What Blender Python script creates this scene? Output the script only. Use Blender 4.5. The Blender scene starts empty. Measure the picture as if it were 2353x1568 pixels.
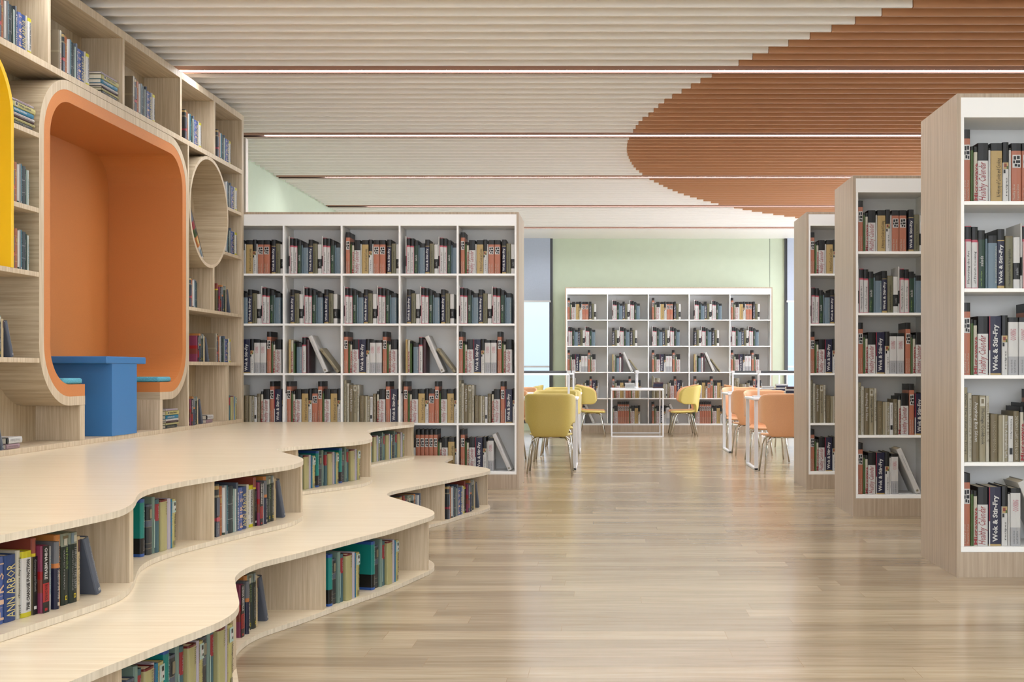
import bpy, bmesh, math, random
from mathutils import Matrix, Vector
from mathutils.bvhtree import BVHTree
S = 1.05            # metres per eye-height unit; every length below is written in eye heights
F = 2581.0          # focal length in pixels of the 2353 px wide frame
A = 3.045           # distance of the wall bookcase's front plane to the left of the camera
PI = math.pi
rnd = random.Random(7)
scn = bpy.context.scene
COL = scn.collection

# ------------------------------------------------------------------ materials
def lin(c):
    return tuple(((v/255)/12.92 if v/255 <= .04045 else ((v/255+.055)/1.055)**2.4) for v in c)
MATS = {}
def pm(name, rgb, rough=.5, metal=0., spec=.5, noise=0., nscale=(30, 30, 30), bump=0., emit=None, estr=0., coat=0.):
    if name in MATS: return MATS[name]
    m = bpy.data.materials.new(name); m.use_nodes = True
    nt = m.node_tree; b = nt.nodes['Principled BSDF']
    c = lin(rgb)
    b.inputs['Base Color'].default_value = (*c, 1)
    b.inputs['Roughness'].default_value = rough
    b.inputs['Metallic'].default_value = metal
    b.inputs['Specular IOR Level'].default_value = spec
    b.inputs['Coat Weight'].default_value = coat
    if noise or bump:
        tc = nt.nodes.new('ShaderNodeTexCoord'); mp = nt.nodes.new('ShaderNodeMapping'); nz = nt.nodes.new('ShaderNodeTexNoise')
        mp.inputs['Scale'].default_value = nscale
        nz.inputs['Scale'].default_value = 1; nz.inputs['Detail'].default_value = 3
        nt.links.new(tc.outputs['Object'], mp.inputs['Vector']); nt.links.new(mp.outputs['Vector'], nz.inputs['Vector'])
        if noise:
            r = nt.nodes.new('ShaderNodeValToRGB')
            r.color_ramp.elements[0].position = .3; r.color_ramp.elements[1].position = .7
            r.color_ramp.elements[0].color = (*[v*(1-noise) for v in c], 1)
            r.color_ramp.elements[1].color = (*[min(1, v*(1+noise)) for v in c], 1)
            nt.links.new(nz.outputs['Fac'], r.inputs['Fac']); nt.links.new(r.outputs['Color'], b.inputs['Base Color'])
        if bump:
            bp = nt.nodes.new('ShaderNodeBump'); bp.inputs['Strength'].default_value = bump; bp.inputs['Distance'].default_value = .002
            nt.links.new(nz.outputs['Fac'], bp.inputs['Height']); nt.links.new(bp.outputs['Normal'], b.inputs['Normal'])
    if emit:
        b.inputs['Emission Color'].default_value = (*lin(emit), 1); b.inputs['Emission Strength'].default_value = estr
    MATS[name] = m; return m
def wood(name, c1, c2, scale, rough=.45, coat=0.):
    """streaky veneer: noise stretched along the grain"""
    if name in MATS: return MATS[name]
    m = bpy.data.materials.new(name); m.use_nodes = True; nt = m.node_tree; b = nt.nodes['Principled BSDF']
    tc = nt.nodes.new('ShaderNodeTexCoord'); mp = nt.nodes.new('ShaderNodeMapping'); mp.inputs['Scale'].default_value = scale
    n1 = nt.nodes.new('ShaderNodeTexNoise'); n1.inputs['Scale'].default_value = 1; n1.inputs['Detail'].default_value = 4; n1.inputs['Roughness'].default_value = .65
    r = nt.nodes.new('ShaderNodeValToRGB')
    r.color_ramp.elements[0].position = .34; r.color_ramp.elements[1].position = .66
    r.color_ramp.elements[0].color = (*lin(c1), 1); r.color_ramp.elements[1].color = (*lin(c2), 1)
    nt.links.new(tc.outputs['Object'], mp.inputs['Vector']); nt.links.new(mp.outputs['Vector'], n1.inputs['Vector'])
    nt.links.new(n1.outputs['Fac'], r.inputs['Fac']); nt.links.new(r.outputs['Color'], b.inputs['Base Color'])
    b.inputs['Roughness'].default_value = rough; b.inputs['Coat Weight'].default_value = coat; b.inputs['Coat Roughness'].default_value = .15
    MATS[name] = m; return m
ASH = wood('ash_veneer', (178, 159, 131), (206, 190, 165), (70, 70, 2.2), .5)
ASHY = wood('ash_board', (178, 159, 131), (206, 190, 165), (60, 2.2, 60), .5)
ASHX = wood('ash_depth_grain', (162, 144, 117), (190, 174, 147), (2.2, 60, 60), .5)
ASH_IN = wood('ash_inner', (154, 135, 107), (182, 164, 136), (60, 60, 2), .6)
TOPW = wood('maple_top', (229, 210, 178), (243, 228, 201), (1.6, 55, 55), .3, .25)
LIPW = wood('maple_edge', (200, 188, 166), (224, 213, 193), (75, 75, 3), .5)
CASEW = wood('oak_casing', (156, 138, 118), (180, 162, 141), (60, 60, 1.6), .35)
WHITE = pm('white_laminate', (236, 235, 232), .35)
WHITEIN = pm('white_panel', (228, 228, 227), .45)
ORNG = pm('orange_leather', (192, 120, 62), .55, noise=.04, nscale=(200, 200, 200), bump=.1)
YELW = pm('yellow_lacquer', (226, 184, 22), .45)
BLUE = pm('blue_lacquer', (52, 112, 168), .5)
TEALC = pm('teal_fabric', (84, 158, 178), .9, noise=.25, nscale=(140, 140, 140), bump=.5)
GREENW = pm('sage_paint', (192, 202, 180), .8, noise=.015, nscale=(8, 8, 8))
CEILW = pm('white_baffle', (249, 246, 242), .5)
CEILB = pm('ceiling_slab', (236, 230, 222), .8)
CEILO = pm('orange_baffle', (188, 138, 100), .5)
BROWN = pm('brown_channel', (176, 138, 122), .6)
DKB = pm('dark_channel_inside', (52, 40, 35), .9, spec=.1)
GLOW = pm('strip_glow', (255, 255, 255), .5, emit=(248, 250, 255), estr=62)
CHROME = pm('chrome', (196, 194, 186), .18, 1.)
METALW = pm('white_metal', (214, 214, 216), .4)
DARKM = pm('dark_grey_metal', (70, 72, 76), .5)
BLIND = pm('blind_fabric', (172, 180, 196), .9, noise=.02, nscale=(60, 60, 60))
CHY = pm('yellow_leather', (192, 172, 94), .42, noise=.03, nscale=(120, 120, 120))
CHO = pm('peach_leather', (216, 162, 120), .42, noise=.03, nscale=(120, 120, 120))
PAGES = pm('book_pages', (226, 216, 196), .9, noise=.06, nscale=(400, 400, 20))

def floor_mat():
    m = bpy.data.materials.new('oak_plank_floor'); m.use_nodes = True; nt = m.node_tree; b = nt.nodes['Principled BSDF']
    N = nt.nodes.new; L = nt.links.new
    tc = N('ShaderNodeTexCoord'); br = N('ShaderNodeTexBrick')
    br.offset = 0; br.inputs['Scale'].default_value = 1
    br.inputs['Brick Width'].default_value = 1.35; br.inputs['Row Height'].default_value = .137
    br.inputs['Mortar Size'].default_value = .0012; br.inputs['Mortar Smooth'].default_value = .3; br.inputs['Bias'].default_value = -.1
    br.inputs['Color1'].default_value = (*lin((184, 168, 142)), 1); br.inputs['Color2'].default_value = (*lin((150, 132, 108)), 1)
    br.inputs['Mortar'].default_value = (*lin((160, 136, 106)), 1)
    # every row of planks starts at its own random offset
    sx = N('ShaderNodeSeparateXYZ'); cx = N('ShaderNodeCombineXYZ'); dv = N('ShaderNodeMath'); dv.operation = 'DIVIDE'; dv.inputs[1].default_value = .137
    fl = N('ShaderNodeMath'); fl.operation = 'FLOOR'; wn = N('ShaderNodeTexWhiteNoise'); wn.noise_dimensions = '1D'
    ml = N('ShaderNodeMath'); ml.operation = 'MULTIPLY_ADD'; ml.inputs[1].default_value = 1.35
    L(tc.outputs['Object'], sx.inputs[0]); L(sx.outputs['Y'], dv.inputs[0]); L(dv.outputs[0], fl.inputs[0]); L(fl.outputs[0], wn.inputs['W'])
    L(wn.outputs['Value'], ml.inputs[0]); L(sx.outputs['X'], ml.inputs[2]); L(ml.outputs[0], cx.inputs['X']); L(sx.outputs['Y'], cx.inputs['Y'])
    L(cx.outputs[0], br.inputs['Vector'])
    mp = N('ShaderNodeMapping'); mp.inputs['Scale'].default_value = (2.2, 34, 1)
    nz = N('ShaderNodeTexNoise'); nz.inputs['Scale'].default_value = 1; nz.inputs['Detail'].default_value = 5; nz.inputs['Roughness'].default_value = .62; nz.inputs['Distortion'].default_value = .6
    L(tc.outputs['Object'], mp.inputs['Vector'])
    # shift the grain from plank to plank
    ad = N('ShaderNodeVectorMath'); ad.operation = 'ADD'; sc_ = N('ShaderNodeVectorMath'); sc_.operation = 'SCALE'; sc_.inputs['Scale'].default_value = 23
    L(br.outputs['Color'], sc_.inputs[0]); L(mp.outputs['Vector'], ad.inputs[0]); L(sc_.outputs['Vector'], ad.inputs[1]); L(ad.outputs['Vector'], nz.inputs['Vector'])
    r = N('ShaderNodeValToRGB'); r.color_ramp.elements[0].position = .3; r.color_ramp.elements[1].position = .7
    r.color_ramp.elements[0].color = (*lin((208, 196, 176)), 1); r.color_ramp.elements[1].color = (1, 1, 1, 1)
    mx = N('ShaderNodeMix'); mx.data_type = 'RGBA'; mx.blend_type = 'MULTIPLY'; mx.inputs['Factor'].default_value = .75
    L(nz.outputs['Fac'], r.inputs['Fac']); L(br.outputs['Color'], mx.inputs['A']); L(r.outputs['Color'], mx.inputs['B'])
    L(mx.outputs['Result'], b.inputs['Base Color'])
    b.inputs['Roughness'].default_value = .2; b.inputs['Specular IOR Level'].default_value = .55
    return m

PAL = {'blk': (16, 16, 18), 'terra': (206, 120, 88), 'white': (232, 230, 226), 'cream': (222, 214, 192), 'green': (72, 104, 44), 'dkgreen': (32, 66, 48),
       'tan': (206, 172, 104), 'navy': (28, 30, 66), 'crim': (156, 30, 54), 'red': (178, 40, 50), 'pinkt': (214, 84, 104), 'olive': (122, 118, 86), 'bluegrey': (118, 142, 158),
       'khaki': (128, 112, 78), 'khaki2': (168, 156, 122), 'ivory': (214, 208, 188), 'gold': (196, 164, 96), 'grey': (120, 122, 128), 'ltgrey': (188, 188, 190),
       'teal': (0, 150, 142), 'blue': (46, 98, 190), 'first': (78, 106, 184), 'ann': (36, 72, 140), 'peacht': (246, 200, 166), 'yel': (226, 214, 20), 'yelt': (240, 222, 140),
       'mag': (164, 62, 100), 'bred': (196, 24, 30), 'bob': (224, 140, 60), 'focus': (16, 38, 30), 'lime': (160, 200, 90), 'khk': (150, 140, 110), 'christ': (226, 200, 152),
       'slate': (92, 102, 122), 'char': (52, 56, 60), 'plum': (74, 36, 44), 'brick': (160, 70, 54), 'leather': (180, 98, 52), 'mint': (196, 226, 214), 'tealthin': (20, 132, 152),
       'dkteal': (44, 60, 66), 'beige': (150, 132, 104), 'bandred': (170, 36, 60), 'greengrey': (128, 156, 142), 'tealred': (70, 112, 122), 'butter': (196, 188, 124),
       'maroon': (128, 26, 22), 'lilac': (206, 196, 210), 'herit': (208, 198, 118), 'antb': (20, 130, 170), 'pink': (186, 150, 160), 'orange': (226, 132, 60), 'ngy': (236, 208, 20), 'photo': (150, 160, 140)}
def bm_(c):
    r, g, b_ = PAL[c]; l = .3*r+.59*g+.11*b_
    return pm('book_'+c, tuple(.8*(v*.9+l*.1) for v in (r, g, b_)), .42)

# ------------------------------------------------------------------ mesh helpers (all lengths in eye heights)
class MB:
    def __init__(s): s.v = []; s.f = []; s.m = []; s.mats = []; s.smooth = []
    def mi(s, mat):
        if mat not in s.mats: s.mats.append(mat)
        return s.mats.index(mat)
    def quad(s, pts, mat, sm=False):
        n = len(s.v); s.v += [tuple(p) for p in pts]; s.f.append(tuple(range(n, n+len(pts)))); s.m.append(s.mi(mat)); s.smooth.append(sm)
    def box(s, x0, x1, y0, y1, z0, z1, mat, bev=0.):
        if x0 > x1: x0, x1 = x1, x0
        if y0 > y1: y0, y1 = y1, y0
        b = min(bev, (x1-x0)*.45, (y1-y0)*.45, (z1-z0)*.45)
        n = len(s.v); k = s.mi(mat)
        if b <= 0:
            s.v += [(x, y, z) for z in (z0, z1) for y in (y0, y1) for x in (x0, x1)]
            for q in ((0, 2, 3, 1), (4, 5, 7, 6), (0, 1, 5, 4), (2, 6, 7, 3), (0, 4, 6, 2), (1, 3, 7, 5)):
                s.f.append(tuple(n+i for i in q)); s.m.append(k); s.smooth.append(False)
            return
        bm = bmesh.new(); bmesh.ops.create_cube(bm, size=1)
        for v in bm.verts: v.co = Vector(((x0+x1)/2+v.co.x*(x1-x0), (y0+y1)/2+v.co.y*(y1-y0), (z0+z1)/2+v.co.z*(z1-z0)))
        bmesh.ops.bevel(bm, geom=bm.edges[:], offset=b, segments=2, affect='EDGES', profile=.5)
        s.addbm(bm, mat)
    def addbm(s, bm, mat, sm=False):
        n = len(s.v); k = s.mi(mat); bm.verts.index_update()
        s.v += [tuple(v.co) for v in bm.verts]
        for f in bm.faces: s.f.append(tuple(n+v.index for v in f.verts)); s.m.append(k); s.smooth.append(sm)
        bm.free()
    def prism(s, poly, z0, z1, mat, side=None, cap=True):
        """poly in XY extruded along z"""
        n = len(s.v); N = len(poly); k = s.mi(mat); ks = s.mi(side) if side else k
        s.v += [(p[0], p[1], z0) for p in poly]+[(p[0], p[1], z1) for p in poly]
        if cap:
            s.f.append(tuple(n+i for i in reversed(range(N)))); s.m.append(k); s.smooth.append(False)
            s.f.append(tuple(n+N+i for i in range(N))); s.m.append(k); s.smooth.append(False)
        for i in range(N):
            j = (i+1) % N; s.f.append((n+i, n+j, n+N+j, n+N+i)); s.m.append(ks); s.smooth.append(False)
    def tube(s, pts, r, mat, seg=8, rads=None):
        pts = [Vector(p) for p in pts]; n0 = len(s.v); k = s.mi(mat)
        for i, p in enumerate(pts):
            t = ((pts[min(i+1, len(pts)-1)]-p).normalized()+(p-pts[max(i-1, 0)]).normalized())
            t = t.normalized() if t.length > 1e-6 else Vector((0, 0, 1))
            a = t.cross(Vector((0, 0, 1)) if abs(t.z) < .9 else Vector((1, 0, 0))).normalized(); b = t.cross(a)
            rr = rads[i] if rads else r
            for j in range(seg):
                q = p+(a*math.cos(2*PI*j/seg)+b*math.sin(2*PI*j/seg))*rr; s.v.append(tuple(q))
        for i in range(len(pts)-1):
            for j in range(seg):
                a0 = n0+i*seg+j; a1 = n0+i*seg+(j+1) % seg
                s.f.append((a0, a0+seg, a1+seg, a1)); s.m.append(k); s.smooth.append(True)
        s.f.append(tuple(n0+j for j in range(seg))); s.m.append(k); s.smooth.append(False)
        e = n0+(len(pts)-1)*seg; s.f.append(tuple(e+j for j in reversed(range(seg)))); s.m.append(k); s.smooth.append(False)
    def mesh(s, name):
        me = bpy.data.meshes.new(name)
        me.from_pydata([(a*S, b*S, c*S) for a, b, c in s.v], [], s.f)
        for m in s.mats: me.materials.append(m)
        me.polygons.foreach_set('material_index', s.m); me.polygons.foreach_set('use_smooth', s.smooth)
        me.update(); return me
    def build(s, name, parent=None, fix=False):
        me = s.mesh(name)
        if fix:
            bm = bmesh.new(); bm.from_mesh(me); bmesh.ops.remove_doubles(bm, verts=bm.verts, dist=1e-5); bmesh.ops.recalc_face_normals(bm, faces=bm.faces); bm.to_mesh(me); bm.free()
        return link(name, me, parent)
def link(name, me, parent=None):
    o = bpy.data.objects.new(name, me); COL.objects.link(o)
    if parent: o.parent = parent
    return o
def tag(o, label=None, cat=None, group=None, kind=None):
    if label: o['label'] = label
    if cat: o['category'] = cat
    if group: o['group'] = group
    if kind: o['kind'] = kind
    return o
def empty(name, label, cat, loc=(0, 0, 0), rz=0, group=None):
    o = bpy.data.objects.new(name, None); COL.objects.link(o); o.empty_display_size = .1
    o.location = Vector(loc)*S; o.rotation_euler = (0, 0, rz)
    return tag(o, label, cat, group)
def reparent_world(o, parent):
    """the part was built in world coordinates: keep it in place under a thing whose origin is elsewhere"""
    o.parent = parent
    o.matrix_parent_inverse = (Matrix.Translation(parent.location) @ Matrix.Rotation(parent.rotation_euler.z, 4, 'Z')).inverted()
def part(mb, name, parent, fix=False):
    o = mb.build(name, None, fix); reparent_world(o, parent); return o
def subpart(mb, name, parent):
    return mb.build(name, parent)      # the parent part sits at the world origin, so no offset is needed
OCC = []   # occluders for the visibility estimate

# ------------------------------------------------------------------ camera
cam = bpy.data.objects.new('camera', bpy.data.cameras.new('camera')); COL.objects.link(cam); scn.camera = cam
cam.location = (0, 0, S); cam.rotation_euler = (PI/2, 0, 0)
cam.data.sensor_width = 36; cam.data.lens = F*36/2353
cam.data.shift_x = -213.5/2353; cam.data.shift_y = 68/2353; cam.data.clip_end = 200

# ------------------------------------------------------------------ room shell
def structure(mb, name, fix=False, parent=None):
    o = mb.build(name, parent, fix); o['kind'] = 'structure'; return o
b = MB(); b.box(-3.9, 6.4, -4.5, 19.2, -.1, 0, floor_mat()); structure(b, 'floor')
HC = 3.2
WL = -3.75
b = MB(); b.box(WL-.15, WL, -4.5, 19.0, 0, HC+.3, GREENW); structure(b, 'wall_left')
b = MB()   # right wall: closed beside shelves, openings added along the tables to light the ceiling
b.box(6.3, 6.45, -4.5, 10.2, 0, HC+.3, GREENW); b.box(6.3, 6.45, 10.2, 19.0, 0, .3, GREENW); b.box(6.3, 6.45, 10.2, 19.0, 3.1, HC+.3, GREENW)
for y in (12.2, 14.4, 16.6, 18.6): b.box(6.3, 6.45, y, y+.15, .3, 3.1, GREENW)
structure(b, 'wall_right')
YW = 18.72
b = MB()
b.box(-.87, 2.99, YW, YW+.2, 0, HC+.02, GREENW)
b.box(WL, 6.3, YW, YW+.2, 0, .12, GREENW)
b.box(-3.75, -3.4, YW, YW+.2, 0, HC+.02, GREENW); b.box(5.9, 6.3, YW, YW+.2, 0, HC+.02, GREENW)
b.box(WL, 6.3, YW, YW+.2, HC+.02, HC+.3, GREENW)
b.box(2.745, 2.751, YW-.003, YW, 0, HC, pm('seam_grey', (110, 120, 112), .8))
structure(b, 'wall_back')
OUT = MB()
GLASS = bpy.data.materials.new('window_glass'); GLASS.use_nodes = True
_g = GLASS.node_tree; _p = _g.nodes['Principled BSDF']; _p.inputs['Transmission Weight'].default_value = 1; _p.inputs['Roughness'].default_value = 0
_p.inputs['Base Color'].default_value = (.93, .97, 1, 1); _p.inputs['IOR'].default_value = 1.1
def window(n, x0, x1, inner):
    m = MB()
    for x in (x0, x1-.055): m.box(x, x+.055, YW-.03, YW+.1, .12, HC+.02, DARKM)
    xm = (x0+x1)/2; m.box(xm-.02, xm+.02, YW+.02, YW+.08, .12, HC, DARKM)
    m.box(x0, x1, YW, YW+.09, .12, .17, DARKM); m.box(x0, x1, YW+.02, YW+.08, 1.05, 1.08, METALW)
    w = structure(m, 'window_%d' % n)
    g = MB(); g.box(x0+.05, x1-.05, YW+.05, YW+.056, .17, HC, GLASS); go = g.build('glass_pane', w)
    bl = empty('roller_blind', 'blue-grey roller blind lowered halfway over the window, %s' % ('beside the long bookcase' if n == 1 else 'beside the aisle bookcases'), 'blind', ((x0+x1)/2, YW-.05, 2.13), 0, 'roller blinds on the back windows')
    c = MB(); c.box(x0+.04, x1-.04, YW-.06, YW-.053, 2.165, HC, BLIND); fab = part(c, 'fabric', bl)
    c = MB(); c.box(x0+.03, x1-.03, YW-.07, YW-.043, 2.135, 2.165, METALW); subpart(c, 'bottom_bar', fab)
window(1, -3.4, -.87, 1); window(2, 2.99, 5.9, 0)

# ceiling: slab, baffles that change colour inside a leaf-shaped area, strip lights
BLOB = [(3.5, 5.6), (4.5, 4.6), (5.5, 3.4), (6.2, 2.55), (6.74, 1.93), (6.89, 1.78), (7.06, 1.64), (7.22, 1.52), (7.38, 1.41), (7.54, 1.3), (7.7, 1.18), (7.86, 1.08), (8.03, 1.0), (8.19, 0.92), (8.51, 0.76), (8.67, 0.7), (8.83, 0.64), (8.99, 0.58), (9.15, 0.51), (9.31, 0.47), (9.47, 0.43), (9.65, 0.4), (9.81, 0.35), (9.97, 0.31), (10.13, 0.29), (10.29, 0.27), (10.46, 0.25), (10.82, 0.22), (11.2, 0.215), (11.37, 0.22), (11.56, 0.23), (11.9, 0.27), (12.25, 0.32), (12.53, 0.39), (12.71, 0.44), (13.0, 0.52), (13.33, 0.65), (13.65, 0.77), (13.98, 0.92), (14.3, 1.1), (14.64, 1.31), (14.94, 1.53), (15.29, 1.79), (15.61, 2.08), (15.9, 2.4), (16.23, 2.77), (16.47, 3.07), (17.0, 3.9), (17.6, 5.2), (18, 6.3)]
def blob(y):
    if y < BLOB[0][0] or y > BLOB[-1][0]: return 6.3
    for (a, xa), (c, xc) in zip(BLOB, BLOB[1:]):
        if a <= y <= c: return xa+(xc-xa)*(y-a)/(c-a)
LY = [8.265-2.268*k for k in range(3, 0, -1)]+[8.265+2.268*k for k in range(5)]
PT = 2.268/14
b = MB(); b.box(WL, 6.3, -4.5, 19.0, HC+.09, HC+.2, CEILB); b.box(WL, 6.3, LY[-1]+.12, YW, HC, HC+.11, CEILW); ceil = structure(b, 'ceiling')
bw, bo = MB(), MB()
y = LY[0]-PT*13
while y < LY[-1]-.01:
    near = min(abs(y-l) for l in LY)
    if near > PT*.5:
        x = blob(y)
        bw.box(WL+.02, x, y-.0105, y+.0105, HC, HC+.07, CEILW, .004)
        if x < 6.2: bo.box(x+.004, 6.3, y-.0105, y+.0105, HC, HC+.07, CEILO)
    y += PT
o = structure(bw, 'white_slats', parent=ceil); o = structure(bo, 'orange_slats', parent=ceil)
ords = ['', '', 'nearest', 'second', 'third', 'fourth', 'fifth', 'farthest']
for i, y in enumerate(LY):
    if i < 3: lab = 'ceiling strip light overhead, out of view before the nearest visible strip'
    else: lab = ['brightest long white ceiling strip light, nearest across the slats', 'second strip light across the ceiling, through the tip of the orange area', 'third strip light across the ceiling counting from the nearest', 'fourth strip light across the ceiling, above the bookcase tops', 'farthest strip light, last before the sage back wall'][i-3]
    e = empty('ceiling_light', lab, 'light', (1.2, y, HC), 0, 'strip lights in the slatted ceiling')
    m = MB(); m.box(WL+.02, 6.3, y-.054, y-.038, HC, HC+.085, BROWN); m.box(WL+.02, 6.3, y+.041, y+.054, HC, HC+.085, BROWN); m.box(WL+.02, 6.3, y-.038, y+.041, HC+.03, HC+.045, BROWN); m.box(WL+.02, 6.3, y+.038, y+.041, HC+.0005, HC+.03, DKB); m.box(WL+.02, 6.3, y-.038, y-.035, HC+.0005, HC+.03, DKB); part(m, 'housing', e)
    m = MB(); m.box(-3.2, 6.29, y-.035, y+.038, HC+.013, HC+.03, GLOW); part(m, 'diffuser', e)

# ------------------------------------------------------------------ book library
def txt_mesh(s, shear=0., bold=0.):
    cu = bpy.data.curves.new('t', 'FONT'); cu.body = s; cu.resolution_u = 1; cu.shear = shear; cu.offset = bold
    o = bpy.data.objects.new('t', cu); COL.objects.link(o)
    dg = bpy.context.evaluated_depsgraph_get(); me = bpy.data.meshes.new_from_object(o.evaluated_get(dg))
    V = [v.co.copy() for v in me.vertices]; P_ = [tuple(p.vertices) for p in me.polygons]
    bpy.data.objects.remove(o); bpy.data.curves.remove(cu); bpy.data.meshes.remove(me)
    x0 = min(v.x for v in V); x1 = max(v.x for v in V); y0 = min(v.y for v in V); y1 = max(v.y for v in V)
    return [((v.x-x0)/(x1-x0), (v.y-y0)/(y1-y0)) for v in V], P_
TXT = {}
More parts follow.
